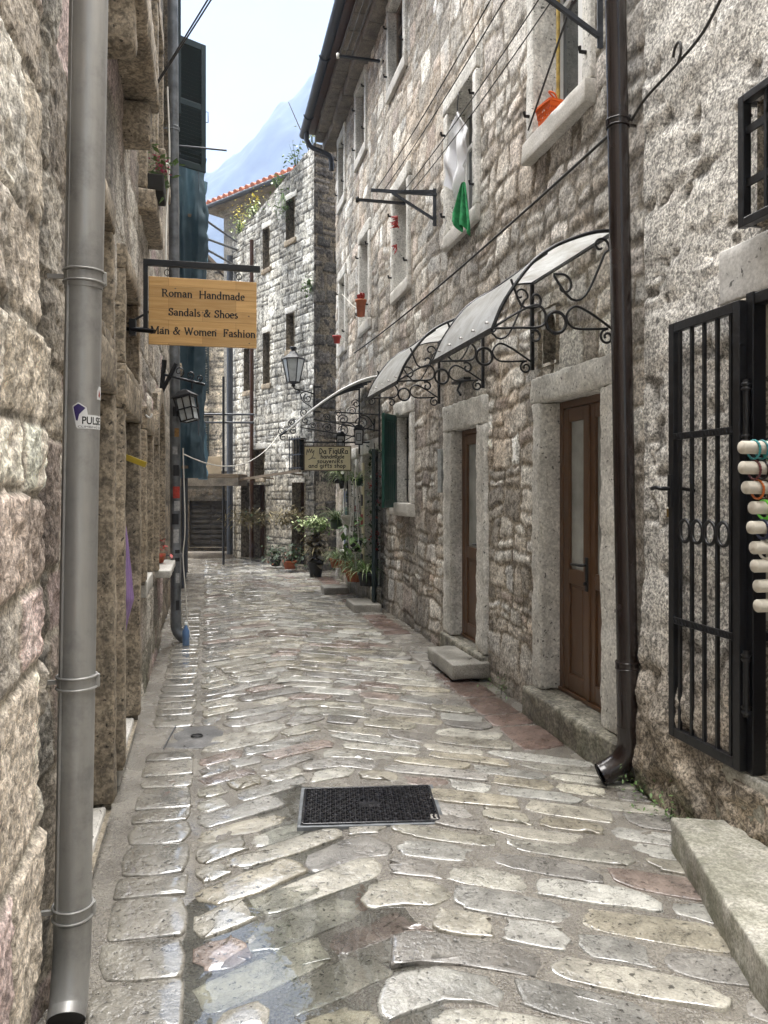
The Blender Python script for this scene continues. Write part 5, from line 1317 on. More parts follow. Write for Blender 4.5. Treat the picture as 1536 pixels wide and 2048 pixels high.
# ------------------------------------------------------------------ covers in the paving
gd = thing('drain_grate', 'black cast iron drain grate with a raised tread pattern', 'drain cover', (-.074, 3.88, 0), .065)
zb = float(street_h(np.array(.80), np.array(3.80))) * .5 + .002
b = MB(); b.box((-.327, -.215, zb - .04), (.327, .215, zb + .004), .012)
for s in (-1, 1): b.box((-.327, s * .215 - .006, zb), (.327, s * .215 + .006, zb + .010), .003); b.box((s * .327 - .006, -.208, zb), (s * .327 + .006, .208, zb + .010), .003)
M['cast_iron'] = plain('wet_cast_iron', (.010, .010, .013), .22, 0, .7, .4, 30, .2, .1)
b.build('frame', M['cast_iron'], gd)
b = MB()
for s in (-1, 1): b.box((-.352, s * .222, zb - .05), (.352, s * .24, zb + .003), .003); b.box((s * .334, -.222, zb - .05), (s * .352, .222, zb + .003), .003)
b.build('rim', M['pipe_dirty'], gd)
b = MB()
for i in range(26):
    for j in range(15):
        x = -.305 + i * .61 / 25; y = -.19 + j * .38 / 14
        if abs(x) < .05 and abs(y) < .04: continue
        a = .35 if (i + j) % 2 else -.35; w_, l_ = .0075, .0125
        Mz = Matrix.Translation((x, y, zb + .004)) @ Matrix.Rotation(a + math.pi / 2, 4, 'Z')
        b.add([Mz @ Vector(p) for p in ((-l_, -w_, 0), (l_, -w_, 0), (l_, w_, 0), (-l_, w_, 0), (-l_ * .6, -w_ * .5, .009), (l_ * .6, -w_ * .5, .009), (l_ * .6, w_ * .5, .009), (-l_ * .6, w_ * .5, .009))],
              [(4, 5, 6, 7), (0, 1, 5, 4), (1, 2, 6, 5), (2, 3, 7, 6), (3, 0, 4, 7)])
b.build('tread', M['cast_iron'], gd)
mh = thing('manhole_cover', 'square dark stone manhole cover with a small iron ring', 'manhole cover', (-1.205, 4.95, 0), .10)
b = rough_block('slab', (-.165, -.22, -.06), (.165, .22, -.004), stone_mat('dark_wet_slab', ((.10, .10, .10), (.17, .165, .16)), (.6, 1.3), 6, (.6, 1.2), 90, .4, .004, (.22, .5), wet=.1), mh, .03, .006, .003, 4)
MB().tube([(.035 * math.cos(a), .03 * math.sin(a), .004) for a in np.linspace(0, 2 * math.pi, 17)][:-1], .005, 6, closed=True).build('ring', M['iron'], mh)
MB().box((-.172, -.225, -.03), (-.165, .225, .006)).build('rim', M['iron_grey'], mh)

# ------------------------------------------------------------------ drying brackets and lines on the rubble house
def dry_bracket(label, Y, z, d):
    t = thing('drying_bracket', label, 'bracket', PR(Y, z), AR, 'clothesline brackets on the rubble house')
    MB().bar((0, .02, -.32), (0, .02, .06), .035, .012).build('wall_bar', M['iron_grey'], t)
    b = MB(); b.bar((0, 0, 0), (0, d, -.012), .028, .028); b.build('arm', M['iron_grey'], t)
    b = MB(); b.bar((0, .03, -.25), (0, d * .68, -.02), .024, .024); b.build('strut', M['iron_grey'], t)
    b = MB(); b.bar((.0, .03, .035), (-.02, d * .55, -.005), .02, .02); b.build('brace', M['iron_grey'], t)
    return t
dry_bracket('grey triangular clothesline bracket beside the window with hanging laundry', 7.80, 4.57, .68)
dry_bracket('grey triangular clothesline bracket high beside the brown downpipe', 4.52, 4.50, .66)
for (label, Y, z, d) in (('straight black iron bar sticking out beside the window with dried peppers', 9.15, 4.98 - .0, .55), ('straight black iron bar with white ends under the eaves', 10.2, 7.25, .60)):
    t = thing('drying_bar', label, 'iron bar', PR(Y, z), AR); MB().bar((0, -.03, 0), (0, d, 0), .03, .03).build('bar', M['iron'], t)
    for y in ((0.02, d) if z > 6 else (d,)): MB().lathe([(0, -.04), (.02, -.03), (.022, .03), (0, .04)], 8, (0, y, 0)).build('knob', M['cord_white'] if z > 6 else M['iron'], t)
def line(label, p, q, sag=.05, r_=.005, m='cord', name='clothesline', cat='clothesline', group=None, n=14):
    p, q = Vector(p), Vector(q)
    o = MB().tube([p.lerp(q, i / n) - Vector((0, 0, sag * 4 * (i / n) * (1 - i / n))) for i in range(n + 1)], r_, 5).build(name, M[m])
    return tag(o, label, cat, group)
for d, lab in ((.62, 'outermost dark clothesline'), (.54, 'second dark clothesline from outside'), (.34, 'third dark clothesline, nearer the wall'), (.26, 'innermost dark clothesline beside the wall')):
    line(lab + ' between the two triangular brackets', PR(4.52, 4.515, d), PR(7.80, 4.58, d), .04, .0045, group='clotheslines between the two brackets')
for d, lab in ((.58, 'outer'), (.50, 'middle'), (.42, 'inner')):
    line(lab + ' line of the three under the eaves gutter', PR(10.2, 7.26, d), PR(5.0, 7.3, d), .05, .005, group='lines under the eaves')
line('black cable sagging along the rubble wall above the canopies', PR(4.15, 3.60, .05), PR(11.9, 3.68, .05), .06, .010, name='wall_cable', cat='cable')
cw = MB(); cw.tube(catmull([PR(4.12, 3.56, .06), PR(4.0, 3.62, .05), PR(3.75, 3.66, .04), PR(3.55, 3.70, .04), PR(3.35, 3.82, .04), PR(3.0, 3.95, .04)], 8), .008, 6)
cw.tube([PR(3.735, 3.70, .05) + Vector((-.0, .05 * math.cos(a), .05 * math.sin(a))) for a in np.linspace(.2, 5.2, 18)], .007, 6)
tag(cw.build('wall_cable', M['cord']), 'twisted dark cable with a loose loop crossing the roughcast wall', 'cable')
line('thin pale cable sagging across the alley to the ashlar house', PL(8.2, 1.96, .2), (-2.0, 15.6, 2.9), .42, .007, 'cord_white', 'street_cable', 'cable', n=20)
for k, lab in ((0, 'lower'), (1, 'upper')):
    line(lab + ' of two wires rising from the brown house over the street', PL(5.62 + .1 * k, 4.50 + .05 * k, .05), PR(4.6 + .25 * k, 7.95, .3), .06, .006, name='overhead_wire', cat='wire', group='wires over the street')
hk = thing('wall_hook', 'dark iron hook holding the overhead wires on the brown house', 'hook', PL(5.62, 4.48, 0), AL); MB().bar((0, -.05, 0), (0, .07, .02), .03).build('arm', M['iron'], hk)
line('single rod sticking out below the louvred shutter', PL(9.95, 6.03, 0), PL(9.95, 6.03, .70), 0, .014, 'iron_grey', 'drying_rod', 'rod', n=2)
wl = MB(); wl.tube(catmull([PL(6.5, 5.0, .12), PL(6.45, 4.4, .14), PL(6.4, 3.9, .12), PL(6.25, 3.5, .12), PL(6.2, 3.05, .12)], 5), .008, 6)
tag(wl.build('cable', M['cord_white']), 'pale cable hanging down the brown house wall above the pine board sign', 'cable')

# ------------------------------------------------------------------ laundry
def cloth(name, label, loc, rz, fn, m, nu=24, nv=30, cat='laundry'):
    b = MB(); b.grid(fn, nu, nv); b.grid(lambda u, v_: fn(1 - u, v_) + Vector((0, -.005, 0)), nu, nv)
    o = b.build(name, M[m]); o.location = loc; o.rotation_euler = (0, 0, rz); return tag(o, label, cat)
def shirt(u, v_):
    wd = np.interp(v_, [0, .12, .35, .7, 1], [.02, .07, .16, .17, .13]); x = (u - .5) * 2 * wd + .03 * v_
    ln = .78 - .16 * math.cos(u * 7.5) * (u < .62) - .10 * max(0, u - .75)
    f = math.sin(u * 17 + 2.2 * v_) * .6 + math.sin(u * 9 - 3 * v_ + 1) * .5
    y = .055 * f * (.25 + v_) + .02 * math.sin(v_ * 14 + u * 6)
    return Vector((x, y, -v_ * ln + .012 * math.sin(u * 20) * v_)) * .82
cloth('laundry_shirt', 'white shirt hanging bunched in front of the window', PR(6.80, 4.90, .12), AR + R(25), shirt, 'white_cloth', 48, 40)
def towel(u, v_):
    wd = .012 + .10 * min(1, v_ * 1.25) ** .8; x = (u - .5) * 2 * wd + .02 * v_
    return Vector((x, .05 * math.sin(u * 14 + 1.5 * v_) * (.2 + v_) + .012 * math.sin(u * 40 + v_ * 6), -v_ * (.56 - .13 * u + .04 * math.sin(u * 11)))) * .8
cloth('laundry_cloth', 'green cloth pinned by one corner below the white shirt', PR(6.63, 4.22, .12), AR + R(35), towel, 'green_cloth', 40, 34)
hg = MB(); hg.tube(catmull([PR(6.80, 4.88, .12), PR(6.80, 4.96, .12), PR(6.78, 5.02, .12), PR(6.8, 5.08, .11), PR(6.83, 5.05, .10)], 5), .005, 6); tag(hg.build('hanger_hook', M['iron']), 'thin wire hook from which the white shirt hangs', 'hook')

# ------------------------------------------------------------------ things on sills and walls
bk = thing('plastic_basket', 'orange plastic peg basket on the window sill', 'basket', PR(5.28, 4.085, -.03), AR + R(8))
b = MB(); V = []; nn = 4
for (hx, hy, z) in ((.07, .045, .005), (.09, .06, .135)): V += [(-hx, -hy, z), (hx, -hy, z), (hx, hy, z), (-hx, hy, z)]
for i in range(4):
    p0, p1, q0, q1 = (Vector(V[k]) for k in (i, (i + 1) % 4, 4 + i, 4 + (i + 1) % 4))
    for s0, s1 in ((0, .30), (.42, .62), (.72, 1)): b.add([p0.lerp(q0, s0), p1.lerp(p1.lerp(q1, s0), 1), p1.lerp(q1, s1), p0.lerp(q0, s1)], [(0, 1, 2, 3)])
    for k in range(7):
        t = (k + .15) / 7; t2 = (k + .75) / 7; A0, A1 = p0.lerp(q0, .28), p1.lerp(q1, .28); B0, B1 = p0.lerp(q0, .74), p1.lerp(q1, .74)
        b.add([A0.lerp(A1, t), A0.lerp(A1, t2), B0.lerp(B1, t2), B0.lerp(B1, t)], [(0, 1, 2, 3)])
    b.bar(q0, q1, .016, .016)
b.box((-.07, -.045, .002), (.07, .045, .008)); 
bo3 = b.build('body', M['orange'], bk)
MB().tube(catmull([(-.09, 0, .135), (-.10, .03, .17), (-.075, .06, .19), (-.09, .02, .14)], 5), .006, 6).build('handle', M['orange'], bk)
for i, (dx, cc) in enumerate(((-.04, 'red'), (.03, 'cord_white'), (0.0, 'orange'))): MB().box((dx - .02, -.03, .09 + .01 * i), (dx + .03, .03, .165 + .008 * i), .01).build('clothes_peg', M[cc], bk)
rp = MB(); rp.tube([PR(4.78, 4.62, .06), PR(5.44, 4.12, .06)], .007, 6); tag(rp.build('tie_rope', M['cord']), 'dark rope tied across the window with the orange basket', 'rope')
yp = MB(); yp.tube([PR(5.30, 4.09, -.10), PR(5.30, 5.4, -.10)], .014, 8); tag(yp.build('yellow_rod', plain('yellow_rod', (.36, .25, .05), .5, 0, .5, .4, 30)), 'mustard yellow rod standing in the window with the orange basket', 'rod')
def pepper_string(loc, label, n, L, sd_):
    t = thing('pepper_string', label, 'dried peppers', loc, AR); rgp = random.Random(sd_)
    MB().tube([(0, .03, 0), (0, .03, -L)], .004, 5).build('string', M['cord'], t)
    b = MB()
    for i in range(n):
        z = -L * i / n; a = rgp.uniform(0, 6.28); l = rgp.uniform(.06, .10); dz = rgp.uniform(-.06, .03)
        b.tube([(0, .03, z), (l * .5 * math.cos(a), .03 + l * .5 * abs(math.sin(a)), z + dz * .4), (l * math.cos(a), .03 + l * abs(math.sin(a)), z + dz)], [.010, .009, .002], 5)
    b.build('peppers', M['red'], t)
pepper_string(PR(9.2, 4.84, .02), 'string of dried red peppers hanging high in the window', 20, .13, 1)
pepper_string(PR(9.25, 4.52, .02), 'short sprig of dried red peppers low in the same window', 8, .08, 2)
def pot(t, r0, r1, h, m='terracotta', c=(0, 0, 0)):
    return MB().lathe([(0, .002), (r0, .002), (r1, h - .03), (r1 + .012, h - .03), (r1 + .012, h), (r1 - .012, h), (r1 - .012, h - .03), (0, h - .03)], 18, c).build('pot', M[m], t)
t = thing('flower_pot', 'long red clay pot with a red flower tied to the far window', 'flower pot', PR(11.05, 4.05, .12), 0); pot(t, .055, .07, .24)
b = MB()
for i in range(14): a = i * 2.4; b.tube([(0, 0, .21), (.05 * math.cos(a), .05 * math.sin(a), .29 + .02 * (i % 3))], [.008, .016], 5)
b.build('flowers', M['red'], t); MB().tube(catmull([(0, .09, .12), (-.12, .2, .2), (-.3, .5, .45)], 6), .008, 6).build('tie', M['cord_white'], t)
t = thing('flower_pot', 'small red pot on the farthest window ledge of the rubble house', 'flower pot', PR(13.2, 4.07, .10), 0); pot(t, .05, .065, .13, 'red')
t = thing('flower_pot', 'dark trough with a pink flower on the brown house sill', 'flower pot', PL(5.75, 3.765, .08), AL)
MB().box((-.16, -.06, 0), (.16, .06, .13), .012).build('pot', M['dark_inside'], t)
def leaf_cluster(mb, c, rad, n, rgl, l0=.05, l1=.10, sq=(1, 1, 1), wf=.28):
    for _ in range(n):
        d_ = Vector((rgl.gauss(0, 1) * sq[0], rgl.gauss(0, 1) * sq[1], rgl.gauss(0, 1) * sq[2])) * rad * .5
        p = Vector(c) + d_; a = rgl.uniform(0, 6.28); e = rgl.uniform(-.8, .9); l = rgl.uniform(l0, l1)
        di = Vector((math.cos(a) * math.cos(e), math.sin(a) * math.cos(e), math.sin(e))); s = di.cross(Vector((0, 0, 1))).normalized() * l * wf
        m_ = p + di * l * .5 + Vector((0, 0, -.1 * l)); mb.add([p, m_ + s, p + di * l + Vector((0, 0, -.25 * l)), m_ - s], [(0, 1, 2, 3)])
rgl = random.Random(21)
b = MB(); leaf_cluster(b, (0, 0, .2), .16, 60, rgl); b.build('leaves', M['leaf'], t)
b = MB(); leaf_cluster(b, (.05, .03, .24), .08, 22, rgl, .03, .05); b.build('flowers', plain('pink_petal', (.45, .05, .14), .6), t)
# things hung in the brown house doorways
def sack(u, v_):
    prof = np.interp(v_, [0, .2, .45, .62, .72, .8, .9, 1], [.015, .05, .085, .10, .115, .09, .055, .03])
    a = u * 2 * math.pi; rr_ = .62 * prof * (1 + .12 * math.sin(7 * a + v_ * 5) + .05 * math.sin(17 * a))
    return Vector((rr_ * math.cos(a), .75 * rr_ * math.sin(a), -v_ * .70))
b = MB(); b.grid(sack, 60, 40); o = b.build('plastic_bag', plain('violet_plastic', (.28, .18, .37), .35, 0, .5, .15, 12, .3)); o.location = PL(4.72, 1.42, -.05); o.rotation_euler = (0, 0, AL)
tag(o, 'violet plastic bag hanging in the brown house doorway', 'plastic bag')
b = MB(); b.grid(lambda u, v_: Vector(((u - .5) * (.05 + .05 * v_), .02 * math.sin(u * 9), -v_ * .28)), 8, 8); b.grid(lambda u, v_: Vector(((.5 - u) * (.05 + .05 * v_), .02 * math.sin((1 - u) * 9) - .004, -v_ * .28)), 8, 8)
o = b.build('hanging_rag', plain('ochre_cloth', (.34, .22, .09), .9)); o.location = PL(4.72, .72, -.06); o.rotation_euler = (0, 0, AL); tag(o, 'ochre rag hanging below the violet bag', 'rag')
t = thing('clothes_hanger', 'yellow wooden clothes hanger in the brown house doorway', 'hanger', PL(4.75, 1.80, -.07), AL)
b = MB(); b.bar((.0, .0, 0), (.02, .15, -.06), .03, .035); b.bar((0, 0, 0), (-.02, -.12, -.06), .03, .035); b.build('bar', plain('yellow_wood', (.5, .36, .04), .4), t); MB().tube(catmull([(0, 0, .01), (0, .01, .05), (0, -.02, .08), (0, -.05, .05)], 5), .004, 6).build('hook', M['zinc'], t)
t = thing('wall_hook', 'green painted hook plate beside the brown house doorway', 'hook', PL(4.22, 1.90, -.03), AL); MB().box((-.02, 0, -.02), (.02, .012, .15), .003).build('plate', plain('green_enamel', (.03, .16, .05), .4), t); MB().tube(catmull([(0, .01, .08), (0, .03, .07), (0, .045, .10)], 5), .005, 6).build('hook', M['zinc'], t)
t = thing('wall_hook', 'small white hook above the narrow window of the brown house', 'hook', PL(5.5, 2.1, .02), AL); MB().tube(catmull([(0, 0, .02), (0, .025, .0), (0, .04, .015), (0, .04, .03)], 5), .006, 6).build('hook', M['white_paint'], t)
t = thing('flower_pot', 'small red flower pot on the white counter sill of the arched opening', 'flower pot', PL(7.55, .86, -.02), AL); pot(t, .05, .06, .09)
b = MB(); leaf_cluster(b, (0, 0, .13), .12, 50, rgl, .04, .07); b.build('flowers', M['red'], t)

# ------------------------------------------------------------------ bracelets for sale beside the gate
bs2 = thing('bracelet_stand', 'cream display stand with a column of padded bracelet rolls at the shop doorway', 'display stand', PR(2.95, 0, 0), AR)
MB().box((-.09, .06, .55), (.09, .085, 1.88), .006).build('board', M['plaster'], bs2)
b = MB(); b.box((-.09, .04, .0), (-.06, .07, .6), .004); b.box((.06, .04, 0), (.09, .07, .6), .004); b.build('legs', M['old_wood'], bs2)
M['roll'] = plain('cream_velvet', (.60, .56, .48), .9, 0, .2, .06, 30, .3, .05)
rolls = [(890, 0.0), (933, -.002), (975, -.016), (1018, -.045), (1060, -.038), (1103, -.050), (1142, -.054), (1185, -.066), (1227, -.068)]
bc = [[('turquoise', (.03, .25, .26)), ('teal', (.02, .16, .17)), ('jade', (.03, .22, .15))], [('dark red', (.12, .03, .03)), ('black', (.012, .012, .012))], [('orange', (.5, .13, .02)), ('brown', (.1, .06, .03))], [('lime green', (.15, .62, .06))], [('navy', (.015, .02, .06)), ('black', (.012, .012, .012))], [('white string', (.6, .58, .5))], [], [], []]
ordn = ['topmost', 'second', 'third', 'fourth', 'fifth', 'sixth', 'seventh', 'eighth', 'lowest']
for i, (v0, off) in enumerate(rolls):
    z = 1.6 + (975 - v0) / 1538 * 2.72; d1 = .30 + off + .02; rr_ = .0245
    Mr = Matrix.Translation((0, .085, z)) @ Matrix.Rotation(-math.pi / 2, 4, 'X')
    b = MB(); b.lathe([(rr_, 0), (rr_ * 1.02, (d1 - .085) * .5), (rr_, d1 - .089), (rr_ * .94, d1 - .086), (0, d1 - .085)], 20, M=Mr); b.build('roll', M['roll'], bs2)
    for k, (cn_, cv) in enumerate(bc[i]):
        if ('br' + cn_) not in M: M['br' + cn_] = plain('bracelet_' + cn_.replace(' ', '_'), cv, .35)
        y = d1 - .055 - .034 * k; b = MB()
        R1 = rr_ + .010
        for q in range(18):
            a = 2 * math.pi * q / 18
            if k % 2 == 0 and i < 3: b.lathe([(0, -.006), (.006, 0), (0, .006)], 6, (R1 * math.cos(a), 0, R1 * math.sin(a) - .008))
        b.tube([(R1 * math.cos(a), 0, R1 * math.sin(a) - .008) for a in np.linspace(0, 2 * math.pi, 25)][:-1], .0042 if i < 3 else .006, 6, closed=True)
        o = b.build('bracelet', M['br' + cn_]); o.location = Vector(PR(2.95)) + Matrix.Rotation(AR, 3, 'Z') @ Vector((0, y, z)); o.rotation_euler = (0, 0, AR)
        tag(o, f'{cn_} bracelet on the {ordn[i]} cream roll of the stand', 'bracelet', 'bracelets on the rolls')

# ------------------------------------------------------------------ plants outside the souvenir shop
def spider_plant(loc, label, n, l0, l1, seed, potspec, droop=1.0):
    t = thing('spider_plant', label, 'potted plant', loc, 0, 'spider plants outside the souvenir shop'); rgp = random.Random(seed)
    r0, r1, h, m = potspec; pot(t, r0, r1, h, m)
    for nm, mm, k in (('leaves', 'leaf', n), ('pale_leaves', 'leaf_pale', int(n * .8))):
        b = MB()
        for _ in range(k):
            a = rgp.uniform(0, 6.28); L = rgp.uniform(l0, l1); el = rgp.uniform(.5, 1.35); w_ = rgp.uniform(.005, .009)
            di = Vector((math.cos(a), math.sin(a), 0)); sd_ = Vector((-math.sin(a), math.cos(a), 0)); P = Vector((.02 * math.cos(a), .02 * math.sin(a), h - .02)); an = el; V = []; F = []
            for s in range(8):
                ww = w_ * (1 - (s / 7.2) ** 2)
                V += [P - sd_ * ww + Vector((0, 0, .002)), P, P + sd_ * ww + Vector((0, 0, .002))]
                if s: i = 3 * s; F += [(i - 3, i - 2, i + 1, i), (i - 2, i - 1, i + 2, i + 1)]
                P = P + (di * math.cos(an) + Vector((0, 0, math.sin(an)))) * L / 7; an -= droop * (.26 + .10 * s * .4)
            b.add(V, F, True)
        b.build(nm, M[mm], t)
    return t
spider_plant(PR(11.95, 1.66, .30), 'spider plant hanging highest, under the cream sign', 30, .22, .42, 1, (.07, .10, .15, 'dark_inside'))
spider_plant(PR(11.3, 1.58, .32), 'spider plant hanging right of the cream sign support', 40, .25, .48, 2, (.06, .08, .12, 'dark_inside'))
spider_plant(PR(11.6, .98, .38), 'spider plant hanging halfway down the shop front', 44, .28, .52, 3, (.08, .10, .14, 'leaf_dark'))
spider_plant(PR(12.0, .36, .32), 'spider plant with red pot farthest along the plinth', 30, .22, .40, 4, (.07, .09, .14, 'terracotta'))
spider_plant(PR(11.45, .34, .25), 'bushy spider plant in the middle of the plinth', 52, .30, .55, 5, (.08, .11, .18, 'terracotta'))
spider_plant(PR(10.95, .27, .22), 'spider plant in the wide terracotta bowl on the plinth', 44, .28, .52, 6, (.11, .15, .16, 'terracotta'))
spider_plant(PR(10.45, .27, .16), 'spider plant in a dark pot nearest the green shutter', 60, .28, .52, 7, (.09, .12, .18, 'dark_inside'))
spider_plant(PR(10.7, 1.62, .25), 'bluish spider plant hanging beside the glazed shop door', 26, .2, .36, 8, (.05, .07, .1, 'leaf_dark'))
def hanger(Y, d, ztop, zpot, label, seed, net):
    t = thing('plant_hanger', label, 'macrame hanger', PR(Y, zpot, d), 0, 'macrame hangers at the shop front')
    pot(t, .06, .085, .15, 'dark_inside' if net else 'cord_white')
    for k in range(4):
        a = k * math.pi / 2 + .5; MB().tube(catmull([(0, 0, ztop - zpot), (.05 * math.cos(a), .05 * math.sin(a), .5 * (ztop - zpot)), (.10 * math.cos(a), .10 * math.sin(a), .14), (.08 * math.cos(a + .7), .08 * math.sin(a + .7), .04), (0, 0, -.03)], 5), .007, 5).build('cord', M['cord_white'], t)
        if net: MB().tube(catmull([(.10 * math.cos(a), .10 * math.sin(a), .14), (.08 * math.cos(a - .7), .08 * math.sin(a - .7), .04), (0, 0, -.03)], 5), .007, 5).build('cord', M['cord_white'], t)
    b = MB(); rgp = random.Random(seed)
    for k in range(12): b.tube([(0, 0, -.03), (rgp.uniform(-.03, .03), rgp.uniform(-.03, .03), -.25)], [.004, .002], 4)
    b.build('tassel', M['cord_white'], t)
    if net:
        b = MB(); leaf_cluster(b, (0, 0, .2), .2, 70, rgp, .08, .16); b.build('leaves', M['leaf'], t)
hanger(11.15, .30, 2.1, 1.05, 'macrame hanger with a small white pot, farther along', 1, False)
hanger(10.65, .28, 1.9, .72, 'macrame hanger with a dark pot caught in a knotted net', 2, True)
def garland(loc, H, label, seed):
    t = thing('flower_garland', label, 'garland', loc, 0); rgp = random.Random(seed)
    MB().tube([(0, 0, 0), (0, 0, H)], .006, 5).build('stem', M['dark_stem'], t)
    b = MB()
    for i in range(26): leaf_cluster(b, (0, 0, H * (i + .5) / 26), .10, 12, rgp, .05, .09)
    b.build('leaves', M['leaf_dark'], t); b = MB()
    for i in range(9): leaf_cluster(b, (rgp.uniform(-.05, .05), -.04, H * rgp.random()), .05, 30, rgp, .03, .05)
    b.build('flowers', M['red'], t)
garland(PR(10.42, .45, .06), 1.75, 'leafy garland with red flowers beside the glazed shop door', 3)
garland(PR(11.75, .3, .08), 1.5, 'dark leafy garland between the shop door and shop window', 4)
t = thing('display_board', 'narrow cream board with small trinkets at the shop doorway', 'display board', PR(10.95, .30, .10), AR); MB().box((-.06, 0, 0), (.06, .02, 1.65), .004).build('board', M['sign_cream'], t)
for k in range(5): MB().box((-.045, .02, .2 + k * .28), (.045, .035, .36 + k * .28), .004).build('trinket', [M['iron'], M['white_paint'], M['red'], M['iron'], M['dark_green']][k], t)
t = thing('card_rack', 'dark iron display frame with blue and white cards at the shop window', 'display frame', PR(12.1, .25, .14), AR)
b = MB(); b.bar((-.14, 0, 0), (-.14, 0, 1.7), .02); b.bar((.14, 0, 0), (.14, 0, 1.7), .02)
for k in range(6): b.bar((-.14, 0, .3 + k * .26), (.14, 0, .3 + k * .26), .012)
b.build('frame', M['iron'], t)
cards = [plain('blue_card', (.05, .10, .2), .5, 0, .5, .5, 30), M['white_paint'], plain('teal_card', (.05, .16, .17), .5, 0, .5, .5, 30)]
for k in range(5): MB().box((-.11, .008, .34 + k * .26), (.11, .016, .52 + k * .26)).build('card', cards[k % 3], t)

# plants and weeds by and on the ashlar house
def bush(name, loc, label, parts, cat='plant', potspec=None, group=None):
    t = thing(name, label, cat, loc, 0, group); rgp = random.Random(len(label) * 7)
    if potspec: pot(t, *potspec)
    for (nm, mm, c_, rad, n, l0, l1, sq) in parts:
        b = MB(); leaf_cluster(b, c_, rad, n * (2 if mm == 'straw' else 1), rgp, l0, l1, sq, .07 if mm == 'straw' else .28); b.build(nm, M[mm], t)
    return t
MHm = Matrix.Translation((-1.33, 14.6, 0)) @ Matrix.Rotation(AM, 4, 'Z')
def PM(x, z, d): return MHm @ Vector((x, d, z))
bush('shrub', Vector((-1.22, 13.75, 0)), 'round light green shrub over a golden grassy clump on a tall stand', [('stems', 'dark_stem', (0, 0, .55), .2, 40, .1, .3, (.4, .4, 1.6)), ('golden_leaves', 'straw', (0, 0, .62), .26, 200, .08, .2, (.6, .6, .8)), ('crown', 'leaf_pale', (0, 0, .96), .26, 420, .05, .10, (1, .8, .45)), ('dark_leaves', 'leaf', (0, 0, .90), .26, 160, .05, .1, (1, .8, .45))], potspec=(.1, .14, .3, 'dark_inside'))
bush('shrub', PM(.30, .05, .35), 'low dark red leaved plant at the foot of the ashlar house', [('leaves', 'leaf_dark', (0, 0, .28), .40, 260, .05, .12, (1, .8, .6)), ('red_leaves', 'terracotta', (0, 0, .25), .3, 50, .03, .06, (1, .8, .6))], potspec=(.1, .13, .16, 'terracotta'))
bush('dried_bunch', PM(.62, 1.02, .16), 'bunch of dried grass tied on the wall beside the grille', [('stems', 'straw', (0, 0, .0), .30, 300, .08, .22, (1.2, .6, .5))], 'dried plants')
bush('dried_bunch', PM(2.15, .98, .16), 'wide bunch of dried grass above the far dark doorway', [('stems', 'straw', (0, 0, .0), .34, 300, .08, .22, (1.6, .6, .5)), ('leaves', 'leaf_dark', (0, 0, .0), .3, 80, .06, .12, (1.5, .6, .5))], 'dried plants')
bush('shrub', PM(.95, .05, .3), 'small dark potted plant between the two doorways', [('leaves', 'leaf_dark', (0, 0, .25), .25, 160, .05, .12, (1, .8, .6))], potspec=(.08, .1, .13, 'dark_inside'))
rgw = random.Random(8)
def weed(x, z, d, n, h, m, label, flower=None, hang=False):
    t = thing('wall_weed', label, 'weed', PM(x, z, d), 0, 'weeds on the ashlar house'); b = MB()
    for _ in range(n):
        a = rgw.uniform(0, 6.28); l = h * rgw.uniform(.4, 1); dx = Vector((math.cos(a) * .3 * l, math.sin(a) * .3 * l, (-l if hang else l)))
        b.tube([(0, 0, -.02), dx * .5 + Vector((0, 0, .05 * l)), dx], [.008, .006, .002], 4)
    b.build('stems', M['leaf_dark' if not hang else 'leaf'], t)
    b = MB(); leaf_cluster(b, (0, 0, (-.5 if hang else .4) * h), h * .7, n * 9, rgw, .05, .11, (.6, .6, .7)); b.build('leaves', M[m], t)
    if flower: 
        b = MB(); leaf_cluster(b, (0, 0, h * .85), h * .4, n * 8, rgw, .03, .06); b.build('flowers', M[flower], t)
tz = lambda x: 8.15 - x * .28
weed(.15, tz(.15), -.1, 8, .7, 'leaf_pale', 'pale weeds on the wall top nearest the gutter')
weed(.75, tz(.75), -.05, 6, .5, 'leaf', 'green weed on the wall top, second from the gutter')
weed(1.5, tz(1.5), -.05, 6, .35, 'leaf', 'short weed in the middle of the wall top')
weed(2.55, tz(2.55), -.05, 8, .5, 'leaf_pale', 'weed with yellow flowers on the lower wall top', 'yellow_flower')
weed(3.25, tz(3.25), -.05, 10, .55, 'leaf_pale', 'yellow flowering weed at the far low end of the wall top', 'yellow_flower')
weed(1.1, 7.55, .05, 8, .6, 'leaf', 'bright green weed hanging over the top window', None, True)
weed(.1, 5.6, .05, 8, .3, 'leaf', 'small weed in a joint near the house corner', None, True)
t = thing('grass_stalk', 'two tall dry stalks leaning on the ashlar wall top', 'weed', PM(.3, tz(.3), -.1), 0)
MB().tube([(0, 0, 0), (-.18, 0, .45), (-.42, 0, 1.0)], [.012, .010, .006], 5).build('stem', M['dark_stem'], t)
b = MB(); b.tube([(.0, 0, 0), (.05, 0, .5), (.04, 0, .95)], [.010, .008, .004], 5)
b.build('stem', M['leaf_dark'], t)
# weeds at the foot of the roughcast wall
for (Y, d, lab) in ((3.72, .10, 'small green weed at the wall foot behind the mossy step'), (4.0, .07, 'tiny weed beside the mouth of the brown downpipe'), (5.95, .06, 'tiny weed by the slab step of the single door')):
    t = thing('ground_weed', lab, 'weed', PR(Y, 0.0, d), 0, 'weeds at the wall foot'); b = MB(); leaf_cluster(b, (0, 0, .05), .13, 110, rgw, .012, .03, (1, 1, .7)); b.build('leaves', M['leaf'], t)
    MB().tube([(0, 0, -.02), (.01, 0, .06)], .003, 4).build('stem', M['leaf_dark'], t)

